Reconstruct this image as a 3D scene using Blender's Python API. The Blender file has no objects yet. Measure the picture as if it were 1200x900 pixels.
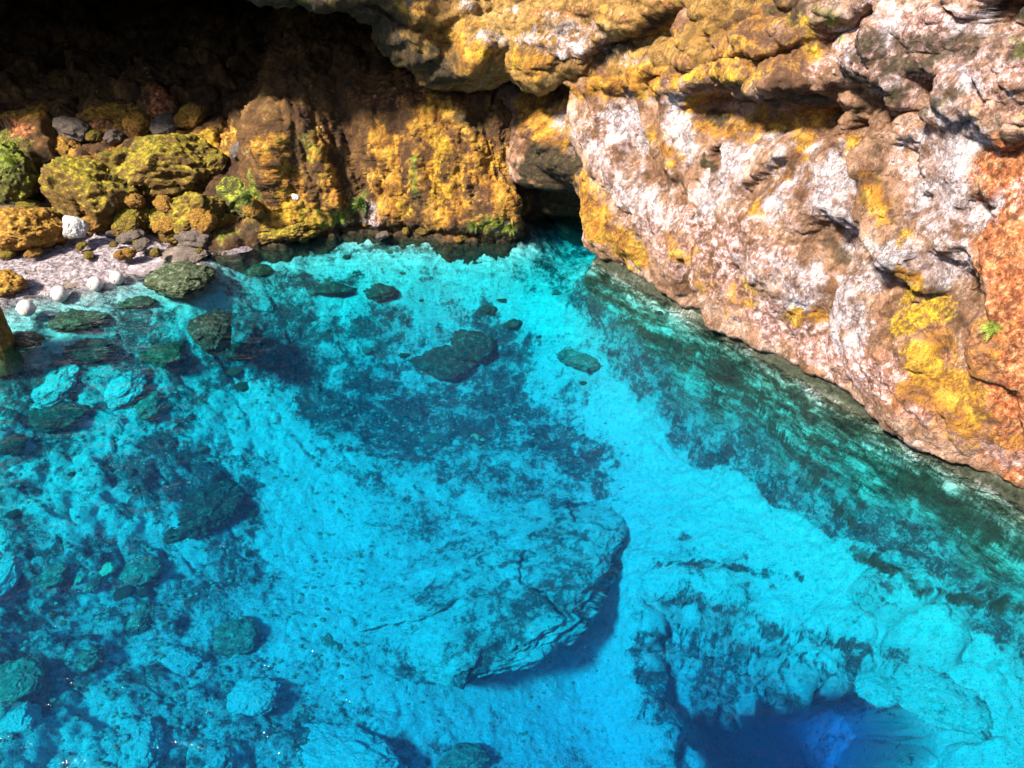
import bpy, bmesh, math, random
import numpy as np
from mathutils import Vector, Matrix

random.seed(7)
rng = np.random.default_rng(7)
scene = bpy.context.scene
COL = scene.collection

# ------------------------------------------------------------------ camera model
CAMZ, PITCH, F = 6.0, math.radians(35.0), 906.0          # F in pixels of a 1200 x 900 frame
cp, sp = math.cos(PITCH), math.sin(PITCH)
CAM = np.array([0.0, 0.0, CAMZ])
FW, UP, RT = np.array([0, cp, -sp]), np.array([0, sp, cp]), np.array([1.0, 0, 0])

def ray(px, py):
    return FW + RT * ((px - 600) / F) + UP * ((450 - py) / F)

def at(px, py, z):
    d = ray(px, py)
    return CAM + d * ((z - CAMZ) / d[2])

def at_y(px, py, y):
    d = ray(px, py)
    return CAM + d * (y / d[1])

def project(P):
    V = P - CAM
    dep = V @ FW
    s = np.where(dep > 0.1, dep, 0.1)
    return 600 + F * (V @ RT) / s, 450 - F * (V @ UP) / s, dep

# ------------------------------------------------------------------ noise (numpy)
def _hash(ix, iy, iz, seed):
    h = (ix * 374761393 + iy * 668265263 + iz * 2147483647 + seed * 1274126177) & 0xFFFFFFFF
    h = ((h ^ (h >> 13)) * 1274126177) & 0xFFFFFFFF
    h = ((h ^ (h >> 16)) * 2246822519) & 0xFFFFFFFF
    return h ^ (h >> 15)

_G = rng.normal(size=(256, 3)); _G /= np.linalg.norm(_G, axis=1)[:, None]

def pnoise(p, seed=0):
    p = np.asarray(p, float)
    sh = p.shape[:-1]; q = p.reshape(-1, 3)
    i = np.floor(q).astype(np.int64); f = q - i
    w = f * f * f * (f * (f * 6 - 15) + 10)
    out = np.zeros(len(q))
    for dx in (0, 1):
        wx = w[:, 0] if dx else 1 - w[:, 0]
        for dy in (0, 1):
            wy = w[:, 1] if dy else 1 - w[:, 1]
            for dz in (0, 1):
                wz = w[:, 2] if dz else 1 - w[:, 2]
                g = _G[_hash(i[:, 0] + dx, i[:, 1] + dy, i[:, 2] + dz, seed) & 255]
                out += wx * wy * wz * (g[:, 0] * (f[:, 0] - dx) + g[:, 1] * (f[:, 1] - dy) + g[:, 2] * (f[:, 2] - dz))
    return (out * 1.6).reshape(sh)

def fbm(p, octv=5, gain=0.5, seed=0):
    p = np.asarray(p, float); a, s, n = 1.0, 0.0, 0.0
    for k in range(octv):
        s = s + a * pnoise(p, seed + k * 17); n += a; a *= gain; p = p * 2.03 + 11.3
    return s / n

def ridged(p, octv=5, gain=0.5, seed=0):
    p = np.asarray(p, float); a, s, n = 1.0, 0.0, 0.0
    for k in range(octv):
        s = s + a * (1 - 2 * np.abs(pnoise(p, seed + k * 13))); n += a; a *= gain; p = p * 2.07 + 5.7
    return s / n

def worley(p, seed=0):
    """distance to nearest cell, to second nearest, and a random value per cell"""
    p = np.asarray(p, float); sh = p.shape[:-1]; q = p.reshape(-1, 3)
    i = np.floor(q).astype(np.int64)
    d1 = np.full(len(q), 9.0); d2 = d1.copy(); rv = np.zeros(len(q))
    for dx in (-1, 0, 1):
        for dy in (-1, 0, 1):
            for dz in (-1, 0, 1):
                c = i + (dx, dy, dz)
                h = _hash(c[:, 0], c[:, 1], c[:, 2], seed)
                o = np.stack([(h & 1023) / 1023., ((h >> 10) & 1023) / 1023., ((h >> 20) & 1023) / 1023.], 1)
                d = np.linalg.norm(c + o - q, axis=1)
                n1 = d < d1
                d2 = np.where(n1, d1, np.minimum(d2, d)); rv = np.where(n1, ((h >> 5) & 255) / 255., rv)
                d1 = np.where(n1, d, d1)
    return d1.reshape(sh), d2.reshape(sh), rv.reshape(sh)

def facets(p, seed=0):
    """broken planes: every cell is a flat face with its own tilt and height"""
    p = np.asarray(p, float); i = np.floor(p).astype(np.int64)
    best = np.full(len(p), 9.0); val = np.zeros(len(p))
    for dx in (-1, 0, 1):
        for dy in (-1, 0, 1):
            for dz in (-1, 0, 1):
                c = i + (dx, dy, dz); h = _hash(c[:, 0], c[:, 1], c[:, 2], seed)
                o = np.stack([(h & 1023) / 1023., ((h >> 10) & 1023) / 1023., ((h >> 20) & 1023) / 1023.], 1)
                r = p - c - o; d = np.linalg.norm(r, axis=1); n = d < best
                best = np.where(n, d, best); val = np.where(n, (r * _G[(h >> 7) & 255]).sum(1) + .35 * (((h >> 4) & 255) / 255. - .5), val)
    return val

def sstep(a, b, x):
    t = np.clip((x - a) / (b - a), 0, 1)
    return t * t * (3 - 2 * t)

def interp_curve(pts, n):
    """dense resampling of a polyline, smoothed (Catmull-Rom)"""
    P = np.array(pts, float)
    P = np.vstack([2 * P[0] - P[1], P, 2 * P[-1] - P[-2]])
    out = []
    for k in range(1, len(P) - 2):
        t = np.linspace(0, 1, 40, endpoint=False)[:, None]
        a, b, c, d = P[k - 1], P[k], P[k + 1], P[k + 2]
        out.append(0.5 * (2 * b + (c - a) * t + (2 * a - 5 * b + 4 * c - d) * t ** 2 + (3 * b - a - 3 * c + d) * t ** 3))
    out.append(P[-2][None]); Q = np.vstack(out)
    L = np.r_[0, np.cumsum(np.linalg.norm(np.diff(Q[:, :2], axis=0), axis=1))]
    s = np.linspace(0, L[-1], n)
    return np.stack([np.interp(s, L, Q[:, j]) for j in range(Q.shape[1])], 1), s

def seg_dist(P, pts):
    """distance of points P (N,k) from a polyline"""
    pts = np.asarray(pts, float); best = np.full(len(P), 1e9)
    if len(pts) == 1:
        return np.linalg.norm(P - pts[0], axis=1)
    for a, b in zip(pts[:-1], pts[1:]):
        ab = b - a; t = np.clip((P - a) @ ab / max(ab @ ab, 1e-9), 0, 1)
        best = np.minimum(best, np.linalg.norm(P - a - t[:, None] * ab, axis=1))
    return best

def poly_sd(P, poly):
    """signed distance (positive inside) of 2D points from a closed polygon"""
    poly = np.asarray(poly, float)
    d = seg_dist(P, np.vstack([poly, poly[:1]]))
    ins = np.zeros(len(P), bool); j = len(poly) - 1
    for i in range(len(poly)):
        a, b = poly[i], poly[j]
        c = ((a[1] > P[:, 1]) != (b[1] > P[:, 1])) & (P[:, 0] < (b[0] - a[0]) * (P[:, 1] - a[1]) / (b[1] - a[1] + 1e-12) + a[0])
        ins ^= c; j = i
    return np.where(ins, d, -d)

# ------------------------------------------------------------------ mesh helpers
def mesh_from(name, V, Fc, mat, attrs=None, parent=None, smooth=True):
    V = np.ascontiguousarray(V, np.float32); Fc = np.ascontiguousarray(Fc, np.int32)
    m = bpy.data.meshes.new(name); k = Fc.shape[1]
    m.vertices.add(len(V)); m.vertices.foreach_set('co', V.ravel())
    m.loops.add(Fc.size); m.loops.foreach_set('vertex_index', Fc.ravel())
    m.polygons.add(len(Fc))
    m.polygons.foreach_set('loop_start', np.arange(0, Fc.size, k, dtype=np.int32))
    m.polygons.foreach_set('use_smooth', np.full(len(Fc), smooth))
    m.update(calc_edges=True)
    for a, val in (attrs or {}).items():
        at_ = m.attributes.new(a, 'FLOAT', 'POINT')
        at_.data.foreach_set('value', np.ascontiguousarray(val, np.float32).ravel())
    if mat: m.materials.append(mat)
    m.validate()
    o = bpy.data.objects.new(name, m); COL.objects.link(o)
    if parent: o.parent = parent
    return o

def grid_faces(nu, nv, flip=False):
    i = np.arange(nu * nv).reshape(nu, nv)
    q = np.stack([i[:-1, :-1], i[1:, :-1], i[1:, 1:], i[:-1, 1:]], -1).reshape(-1, 4)
    return q[:, ::-1] if flip else q

def grid_normals(P):
    n = np.cross(np.gradient(P, axis=0), np.gradient(P, axis=1))
    return n / np.maximum(np.linalg.norm(n, axis=-1, keepdims=True), 1e-9)

def smooth_grid(A, n):
    for _ in range(n):
        B = np.pad(A, ((1, 1), (1, 1), (0, 0)), 'edge')
        A = (B[:-2, 1:-1] + B[2:, 1:-1] + B[1:-1, :-2] + B[1:-1, 2:] + 2 * A) / 6
    return A

def tag(o, label=None, cat=None, group=None, kind=None):
    if label: o['label'] = label
    if cat: o['category'] = cat
    if group: o['group'] = group
    if kind: o['kind'] = kind
    return o

class Marks:
    """finds where things measured in the photograph lie on a surface, in world units"""
    def __init__(self, V):
        self.V = V; self.x, self.y, self.d = project(V)
    def point(self, px, py):
        q = (self.x - px) ** 2 + (self.y - py) ** 2
        c = np.where(q < max(16.0, q.min() * 1.5 + 1))[0]
        k = c[np.argmin(self.d[c])]
        return self.V[k], self.d[k]
    def stroke(self, pts, r, rag=0.5, seed=1, freq=2.2):
        w, rr = [], []
        for p in pts:
            a, d = self.point(*p[:2]); w.append(a); rr.append(r * d / F)
        rad = float(np.mean(rr))
        d = seg_dist(self.V, w) / rad
        sel = d < 2.2
        out = np.zeros(len(self.V))
        d = d[sel] + 1.9 * rag * fbm(self.V[sel] * (freq / max(rad, .15) * .5), 5, .65, seed)
        out[sel] = 1 - sstep(.25, 1.35, d)
        return out
    def mask(self, strokes, **kw):
        m = np.zeros(len(self.V))
        for k, s in enumerate(strokes):
            amp = s[2] if len(s) > 2 else 1.0
            m = np.maximum(m, amp * self.stroke(s[0], s[1], seed=31 + k, **kw))
        return m

# ------------------------------------------------------------------ materials
class NT:
    def __init__(self, name):
        self.m = bpy.data.materials.new(name); self.m.use_nodes = True
        self.t = self.m.node_tree; self.t.nodes.clear()
        self.out = self.t.nodes.new('ShaderNodeOutputMaterial')
    def n(self, typ, props=None, **ins):
        x = self.t.nodes.new('ShaderNode' + typ)
        for k, v in (props or {}).items(): setattr(x, k, v)
        for k, v in ins.items():
            key = int(k[1:]) if k[0] == 'i' and k[1:].isdigit() else k.replace('_', ' ')
            self.put(x.inputs[key], v)
        return x
    def put(self, sock, v):
        if isinstance(v, bpy.types.NodeSocket): self.t.links.new(v, sock)
        elif isinstance(v, bpy.types.Node): self.t.links.new(v.outputs[0], sock)
        else:
            if sock.type == 'RGBA' and len(v) == 3: v = (*v, 1)
            sock.default_value = v
    def coord(self):
        return self.n('TexCoord').outputs['Object']
    def noise(self, vec, scale, detail=6, rough=.6, dist=0.0):
        return self.n('TexNoise', Vector=vec, Scale=scale, Detail=detail, Roughness=rough, Distortion=dist).outputs[0]
    def math(self, op, a, b=0.0, clamp=False):
        return self.n('Math', {'operation': op, 'use_clamp': clamp}, i0=a, i1=b).outputs[0]
    def rng(self, v, a, b, c=0.0, d=1.0):
        x = self.n('MapRange', {'interpolation_type': 'SMOOTHSTEP'}); x.clamp = True
        for k, q in zip(('Value', 'From Min', 'From Max', 'To Min', 'To Max'), (v, a, b, c, d)): self.put(x.inputs[k], q)
        return x.outputs[0]
    def mix(self, f, a, b, mode='MIX'):
        x = self.n('Mix', {'data_type': 'RGBA', 'blend_type': mode})
        self.put(x.inputs[0], f); self.put(x.inputs[6], a); self.put(x.inputs[7], b)
        return x.outputs[2]
    def attr(self, name):
        return self.n('Attribute', {'attribute_name': name}).outputs['Fac']
    def ramp(self, f, stops):
        x = self.n('ValToRGB'); self.put(x.inputs[0], f); e = x.color_ramp.elements
        while len(e) < len(stops): e.new(0.5)
        for el, (p, c) in zip(e, stops): el.position = p; el.color = (*c, 1)
        return x.outputs[0]
    def amask(self, name, nz, amp=.9, lo=.24, hi=.78):
        """attribute mask with an edge broken up by noise"""
        a = self.math('MULTIPLY', self.attr(name), .82)
        v = self.math('ADD', a, self.math('MULTIPLY', self.math('SUBTRACT', nz, .5), amp))
        return self.rng(v, lo, hi)
    def scaled(self, vec, s):
        return self.n('Mapping', Vector=vec, Scale=s).outputs[0]
    def turned(self, vec, rot, s):
        r = self.n('Mapping', Vector=vec, Rotation=rot).outputs[0]
        return self.n('Mapping', Vector=r, Scale=s).outputs[0]
    def finish(self, color, rough=.85, bump=None, bstr=.6, bdist=.03, spec=.3):
        b = self.n('BsdfPrincipled', Base_Color=color, Roughness=rough)
        self.put(b.inputs['Specular IOR Level'], spec)
        if bump is not None:
            self.put(b.inputs['Normal'], self.n('Bump', Strength=bstr, Distance=bdist, Height=bump).outputs[0])
        self.t.links.new(b.outputs[0], self.out.inputs['Surface'])
        return self.m

def mat_wall(name, base_stops, wet=False):
    t = NT(name); c = t.coord()
    n1 = t.noise(c, .8, 8, .68, .4); n2 = t.noise(c, 3.1, 8, .7, .5); n3 = t.noise(c, 13, 6, .7); n4 = t.noise(c, 55, 4, .7)
    fl = t.noise(t.turned(c, (.5, -.5, .3), (1, 1, .36)), 17, 6, .78)
    cr = t.noise(t.turned(c, (.5, -.6, 0), (1, 1, .4)), 2.7, 8, .74)
    f = t.math('ADD', t.math('MULTIPLY', n1, .5), t.math('MULTIPLY', n2, .5))
    nm = t.math('ADD', t.math('MULTIPLY', n2, .55), t.math('MULTIPLY', n3, .45))
    col = t.ramp(f, base_stops)
    col = t.mix(t.amask('red', nm, 3.2), col, t.ramp(n3, [(.38, (.15, .032, .010)), (.5, (.46, .13, .035)), (.62, (.66, .33, .15))]))
    col = t.mix(t.amask('pink', nm, 3.2), col, t.ramp(n3, [(.38, (.16, .07, .05)), (.5, (.44, .24, .20)), (.62, (.70, .52, .50))]))
    col = t.mix(t.amask('white', nm, 3.2, .2, 1.1), col, t.ramp(nm, [(.34, (.19, .12, .105)), (.46, (.36, .28, .28)), (.60, (.65, .60, .61))]))
    col = t.mix(t.amask('ochre', nm, 3.2), col, t.ramp(n2, [(.38, (.12, .042, .005)), (.5, (.38, .16, .012)), (.62, (.58, .32, .04))]))
    col = t.mix(t.amask('yellow', nm, 3.2), col, t.ramp(n3, [(.36, (.13, .07, .006)), (.5, (.46, .25, .008)), (.64, (.64, .42, .03))]))
    col = t.mix(t.amask('green', nm, 3.2), col, t.ramp(n3, [(.3, (.03, .05, .006)), (.55, (.17, .21, .015)), (.75, (.34, .40, .07))]))
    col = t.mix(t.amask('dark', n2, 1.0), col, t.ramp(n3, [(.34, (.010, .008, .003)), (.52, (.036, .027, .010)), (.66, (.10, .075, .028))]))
    # cracks, pits and specks
    v = t.math('ABSOLUTE', t.math('SUBTRACT', cr, .5))
    col = t.mix(t.rng(v, .0, .016, .7, 0.0), col, (.06, .03, .014))
    col = t.mix(t.rng(fl, .34, .47, .75, 0.0), col, (.075, .036, .018))
    col = t.mix(t.rng(n4, .36, .5, .6, 0.0), col, (.09, .05, .028))
    col = t.mix(t.rng(nm, .34, .45, .75, 0.0), col, (.055, .026, .012))
    bump = t.math('ADD', t.math('MULTIPLY', n3, .7), t.math('ADD', t.math('MULTIPLY', n4, .3), t.math('ADD', t.math('MULTIPLY', fl, .5), t.rng(v, 0, .03, -.15, 0.0))))
    return t.finish(col, .45 if wet else .8, bump, .9, .09, .4 if wet else .25)

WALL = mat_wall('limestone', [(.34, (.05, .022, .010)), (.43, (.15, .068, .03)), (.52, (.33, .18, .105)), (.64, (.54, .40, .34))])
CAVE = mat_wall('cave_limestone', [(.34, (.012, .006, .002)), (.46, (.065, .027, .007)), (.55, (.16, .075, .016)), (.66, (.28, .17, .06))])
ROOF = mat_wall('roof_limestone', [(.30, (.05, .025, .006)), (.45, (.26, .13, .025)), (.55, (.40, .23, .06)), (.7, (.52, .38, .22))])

def mat_bed():
    t = NT('lakebed_silt'); c = t.coord()
    n1 = t.noise(c, .9, 7, .68, .5); n2 = t.noise(c, 3.6, 8, .75, .4); n3 = t.noise(c, 14, 6, .75); n4 = t.noise(c, 46, 4, .7)
    st = t.noise(t.turned(c, (0, 0, -.583), (1, .26, 1)), 6, 8, .76, .1)
    sand = t.ramp(t.math('ADD', t.math('MULTIPLY', n3, .6), t.math('MULTIPLY', n2, .4)), [(.34, (.31, .32, .29)), (.47, (.66, .67, .65)), (.62, (.83, .83, .81))])
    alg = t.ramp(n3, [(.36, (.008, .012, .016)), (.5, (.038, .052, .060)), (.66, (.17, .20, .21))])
    col = t.mix(t.amask('algae_shade', t.math('ADD', t.math('MULTIPLY', n2, .55), t.math('MULTIPLY', n3, .45)), 4.2, .28, .86), sand, alg)
    col = t.mix(t.amask('shore', n2, .8), col, t.ramp(n3, [(.36, (.06, .045, .04)), (.48, (.26, .20, .20)), (.63, (.56, .48, .50))]))
    shelf = t.ramp(st, [(.38, (.012, .014, .008)), (.47, (.06, .07, .045)), (.53, (.22, .24, .18)), (.61, (.66, .66, .58))])
    col = t.mix(t.amask('shelf', n2, .8), col, shelf)
    col = t.mix(t.rng(n4, .34, .46, .6, 0.0), col, (.06, .08, .05))
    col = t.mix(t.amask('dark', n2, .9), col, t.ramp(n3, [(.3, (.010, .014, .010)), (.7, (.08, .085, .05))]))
    bump = t.math('ADD', n3, t.math('MULTIPLY', n4, .4))
    return t.finish(col, .9, bump, .9, .09, .1)
BED = mat_bed()

def mat_rock(name, stops, top=None, topn=.35, wet=.8, speck=.6):
    t = NT(name); c = t.coord()
    rnd = t.n('ObjectInfo').outputs['Random']
    c2 = t.n('VectorMath', {'operation': 'ADD'}, i0=c, i1=t.n('CombineXYZ', X=t.math('MULTIPLY', rnd, 40.0), Y=t.math('MULTIPLY', rnd, 17.0)).outputs[0]).outputs[0]
    n1 = t.noise(c2, 2.2, 8, .7, .4); n2 = t.noise(c2, 9, 7, .75); n3 = t.noise(c2, 38, 4, .7)
    col = t.ramp(t.math('ADD', t.math('MULTIPLY', n1, .5), t.math('MULTIPLY', n2, .5)), stops)
    if top:
        nz = t.n('SeparateXYZ', Vector=t.n('NewGeometry').outputs['Normal']).outputs[2]
        f = t.rng(t.math('ADD', nz, t.math('MULTIPLY', t.math('SUBTRACT', t.math('ADD', t.math('MULTIPLY', n1, .6), t.math('MULTIPLY', n2, .4)), .5), 4.2)), topn, topn + .5)
        col = t.mix(f, col, t.ramp(n2, top))
    col = t.mix(t.rng(n3, .36, .5, speck, 0.0), col, tuple(v * .5 for v in stops[0][1]))
    bump = t.math('ADD', n2, t.math('MULTIPLY', n3, .4))
    return t.finish(col, wet, bump, .9, .07, .25)

DARKR = mat_rock('algae_rock', [(.3, (.010, .016, .012)), (.5, (.04, .06, .045)), (.62, (.14, .17, .12))],
                 [(.38, (.012, .018, .014)), (.52, (.045, .06, .045)), (.66, (.22, .24, .18))], .35)
GREENR = mat_rock('green_rock', [(.3, (.014, .018, .008)), (.5, (.06, .075, .035)), (.65, (.17, .20, .11))],
                  [(.38, (.014, .02, .010)), (.52, (.06, .08, .035)), (.66, (.26, .28, .18))], .35)
SILTR = mat_rock('silty_rock', [(.3, (.05, .07, .055)), (.5, (.16, .19, .14)), (.68, (.36, .37, .28))],
                 [(.28, (.16, .18, .13)), (.5, (.46, .46, .36)), (.7, (.68, .66, .56))])
BLUER = mat_rock('dim_rock', [(.3, (.04, .05, .045)), (.5, (.12, .13, .10)), (.68, (.26, .27, .20))],
                 [(.34, (.06, .075, .06)), (.52, (.22, .23, .17)), (.66, (.52, .51, .40))], .3)
PALER = mat_rock('pale_rock', [(.3, (.30, .28, .16)), (.5, (.58, .55, .34)), (.68, (.74, .72, .55))], speck=.3)
MOSSR = mat_rock('mossy_rock', [(.32, (.035, .018, .004)), (.5, (.13, .07, .012)), (.66, (.30, .17, .03))],
                 [(.36, (.035, .032, .004)), (.5, (.17, .13, .008)), (.64, (.46, .32, .022))], .35)
GREENMOSS = mat_rock('green_moss_rock', [(.32, (.02, .018, .004)), (.5, (.08, .07, .012)), (.66, (.24, .18, .03))],
                     [(.36, (.02, .03, .005)), (.5, (.13, .15, .010)), (.64, (.36, .36, .04))], .15)
BROWNR = mat_rock('ochre_rock', [(.32, (.05, .02, .005)), (.5, (.26, .12, .02)), (.66, (.48, .28, .07))],
                  [(.36, (.06, .024, .005)), (.5, (.30, .14, .014)), (.64, (.58, .36, .06))], .2)
PINKR = mat_rock('pink_flat_rock', [(.36, (.08, .06, .055)), (.5, (.27, .21, .21)), (.64, (.56, .48, .50))], wet=.45, speck=.5)
GREYR = mat_rock('grey_brown_rock', [(.32, (.04, .03, .024)), (.5, (.15, .11, .085)), (.66, (.33, .25, .20))], wet=.5)
WHITER = mat_rock('white_rock', [(.34, (.28, .23, .19)), (.5, (.50, .45, .41)), (.66, (.68, .64, .60))], speck=.3)

# ------------------------------------------------------------------ water body
def mat_water():
    t = NT('clear_water'); c = t.coord()
    w = t.math('ADD', t.noise(t.scaled(c, (1, 1.8, 1)), 2.8, 5, .6, .8), t.math('MULTIPLY', t.noise(t.scaled(c, (1, 1.6, 1)), 11, 3, .5, .5), .4))
    bp = t.n('Bump', Strength=.6, Distance=.07, Height=w).outputs[0]
    fr = t.n('Fresnel', IOR=1.33, Normal=bp).outputs[0]
    gl = t.n('BsdfGlossy', Color=(.92, .97, 1), Roughness=.04, Normal=bp).outputs[0]
    mx = t.n('MixShader', i0=fr, i1=t.n('BsdfTransparent').outputs[0], i2=gl).outputs[0]
    t.t.links.new(mx, t.out.inputs['Surface'])
    ab = t.n('VolumeAbsorption', Color=(0.0, .959, .9962), Density=2.0)
    sc = t.n('VolumeScatter', Color=(.0, .40, 1.0), Density=.020)
    t.t.links.new(t.n('AddShader', i0=ab.outputs[0], i1=sc.outputs[0]).outputs[0], t.out.inputs['Volume'])
    return t.m
WATER = mat_water()
bm = bmesh.new()
bmesh.ops.create_cube(bm, size=1, matrix=Matrix.Translation((0, 6, -15)) @ Matrix.Diagonal((56, 52, 30, 1)))
me = bpy.data.meshes.new('water'); bm.to_mesh(me); bm.free(); me.materials.append(WATER)
water = bpy.data.objects.new('water', me); COL.objects.link(water); tag(water, kind='structure')

# ------------------------------------------------------------------ lakebed
ctrl = [(640, 262, -.45), (560, 300, -.35), (440, 292, -.22), (320, 302, -.3), (265, 304, -.32), (626, 270, -.05), (560, 287, -.10), (500, 284, -.12), (440, 279, -.14), (380, 281, -.24), (320, 288, -.26), (240, 320, -.1), (150, 335, -.10), (90, 350, -.12), (40, 372, -.15),
        (0, 440, -.5), (400, 335, -.6), (540, 345, -.9), (660, 310, -.7), (110, 400, -.45), (200, 370, -.45), (300, 360, -.7), (90, 460, -.9),
        (250, 440, -1.2), (20, 580, -1.3), (150, 600, -1.8), (300, 520, -1.9), (450, 440, -1.8), (600, 430, -1.8), (720, 440, -1.6), (800, 480, -1.9), (740, 390, -.8), (790, 420, -1.0), (700, 350, -.65),
        (860, 530, -1.9), (300, 690, -2.7), (100, 790, -2.3), (0, 880, -2.0), (-150, 600, -.9), (-150, 900, -1.5), (480, 560, -2.4), (620, 560, -2.5),
        (720, 560, -2.6), (700, 670, -3.1), (600, 800, -3.7), (700, 800, -4.0), (420, 820, -3.2), (200, 890, -2.6), (500, 890, -3.6), (640, 890, -4.1),
        (800, 610, -2.4), (950, 630, -1.8), (1060, 720, -1.6), (1190, 790, -1.8), (1100, 860, -2.2), (1200, 890, -2.2), (1300, 800, -1.7),
        (760, 720, -2.8), (900, 720, -2.4), (600, 1000, -4.4), (1000, 1000, -4), (200, 1050, -3), (1250, 1100, -3.2), (730, 880, -4.3)]
cw = np.array([at(*c) for c in ctrl])
extra = np.array([[-14, 8, .3], [-12, 12, .3], [-14, 2, -.5], [-8, -6, -2.5], [0, -6, -4.5], [8, -6, -4], [12, 2, -2.5], [-3, 17, .1], [2, 17, .0], [6, 14, -1], [-8, 15, .5], [10, 9, -1]])
cw = np.vstack([cw, extra])

def tps(x):
    r2 = x ** 2
    return np.where(r2 > 1e-12, r2 * np.log(np.maximum(r2, 1e-12)) * .5, 0)
_K = tps(np.linalg.norm(cw[:, None, :2] - cw[None, :, :2], axis=-1)) + np.eye(len(cw)) * .12
_Pm = np.c_[np.ones(len(cw)), cw[:, :2]]
_A = np.block([[_K, _Pm], [_Pm.T, np.zeros((3, 3))]])
_w = np.linalg.solve(_A, np.r_[cw[:, 2], 0, 0, 0])

def base_z(xy):
    z = np.full(len(xy), _w[-3]) + xy @ _w[-2:]
    for k in range(len(cw)):
        z += _w[k] * tps(np.linalg.norm(xy - cw[k, :2], axis=1))
    return z

lipc = [(-1.6, 18.0), (-1.0, 16.6), (-.35, 15.5), (.35, 14.6)] + [tuple(at(*p, .28)[:2]) for p in [(690, 275), (740, 306), (780, 332), (860, 375), (950, 421), (1050, 484), (1130, 527), (1200, 555), (1330, 640), (1600, 800)]] + [(8.2, 1.0), (9.0, -3.0)]
# shallow rock shelf along the foot of the right wall, its broken outer rim, deep shaft
def foot(px, py):
    d = ray(px, py); ts = np.linspace(5, 22, 500); P = CAM + ts[:, None] * d
    k = np.argmax(P[:, 2] < base_z(P[:, :2])); t = min(ts[k], 7.72 / (d[0] * .83 + d[1] * .56))
    return (CAM + t * d)[:2]
shelf_out = [foot(*p) for p in [(664, 285), (700, 328), (730, 366), (775, 396), (830, 420), (880, 470), (940, 540), (990, 605), (1030, 655), (1110, 694), (1200, 710), (1350, 735)]]
shelf_in = [at(*p)[:2] for p in [(1450, 600, 0), (1200, 560, .2), (1000, 440, .2), (800, 320, .2), (690, 262, .2)]]
shelf_in = [p + np.array([2.2, 1.5]) for p in shelf_in]
shelf_poly = np.array(shelf_out + [np.array([9.5, 5.0]), np.array([9.5, 9.0])] + shelf_in[1:])
def bed_smooth(xy):
    z = base_z(xy)
    sd = poly_sd(xy, shelf_poly)
    edge = fbm(np.c_[xy * 1.3, np.zeros(len(xy))], 4, .6, 77) * .24
    dw = seg_dist(xy, np.array(lipc)); t_ = np.clip(sd, 0, None) / (np.clip(sd, 0, None) + dw + .02)
    beh = poly_sd(xy, np.array(lipc + [(20, -3), (20, 20)]))
    t_ = np.where(beh > 0, 1.0, t_)
    top = -.5 + .46 * sstep(0, .95, t_) + .2 * np.clip(beh, 0, 1)
    f = sstep(.0, .5, sd + edge)
    z = z * (1 - f) + np.maximum(top, z) * f
    return z, sd + edge

def hit_bed(px, py, drop=0):
    d = ray(px, py); t = 10.0; lo, hi = 3.0, 40.0
    ts = np.linspace(5, 22, 400); P = CAM + ts[:, None] * d
    z, _ = bed_smooth(P[:, :2])
    k = np.argmax(P[:, 2] < z - drop)
    return P[k]

pit_poly = np.array([hit_bed(p[0], p[1], 1.62)[:2] for p in [(738, 826, -4.2), (800, 830, -4.2), (880, 842, -4.2), (1000, 856, -4.0), (1030, 888, -3.9), (1060, 960, -3.8), (960, 1060, -3.8), (860, 1010, -4), (805, 920, -4.2)]])
cliff_top = np.array([hit_bed(p[0], p[1], 0)[:2] for p in [(738, 655, -2.8), (790, 668, -2.6), (850, 690, -2.4), (930, 715, -2.2), (1055, 765, -1.8), (1062, 850, -2.2), (1080, 1000, -3.0), (1000, 1080, -3.6), (850, 1040, -3.9), (790, 920, -4.3), (748, 830, -4.2), (741, 740, -3.4)]])

def axis(a0, a, b, b1, step, coarse):
    return np.unique(np.r_[np.arange(a0, a, coarse), np.arange(a, b, step), np.arange(b, b1, coarse)])
ys = axis(-9, 2.6, 14.8, 24, .022, .3); xs = axis(-22, -8.6, 7.4, 22, .024, .35)
X, Y = np.meshgrid(xs, ys, indexing='ij')
xy = np.c_[X.ravel(), Y.ravel()]
z, sds = bed_smooth(xy)
z = np.where(xy[:, 0] < -7.5, np.minimum(z, .12), z)
cl = poly_sd(xy, cliff_top) + fbm(np.c_[xy * 2.1, np.full(len(xy), 3.)], 5, .6, 5) * .28
P3 = np.c_[xy, np.zeros(len(xy))]
# broken cliff stepping down to the shaft
step1 = sstep(-.02, .10, cl); step2 = sstep(.18, .30, cl + .12 * fbm(P3 * 3, 3, .5, 8)); step3 = sstep(.42, .62, cl + .15 * fbm(P3 * 2.4, 3, .5, 9))
shelfm = sstep(-.3, .1, sds)
deep = (1 - shelfm)
z = z - deep * (.42 * step1 + .45 * step2 + .75 * step3) * sstep(-.1, .3, cl)
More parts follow.
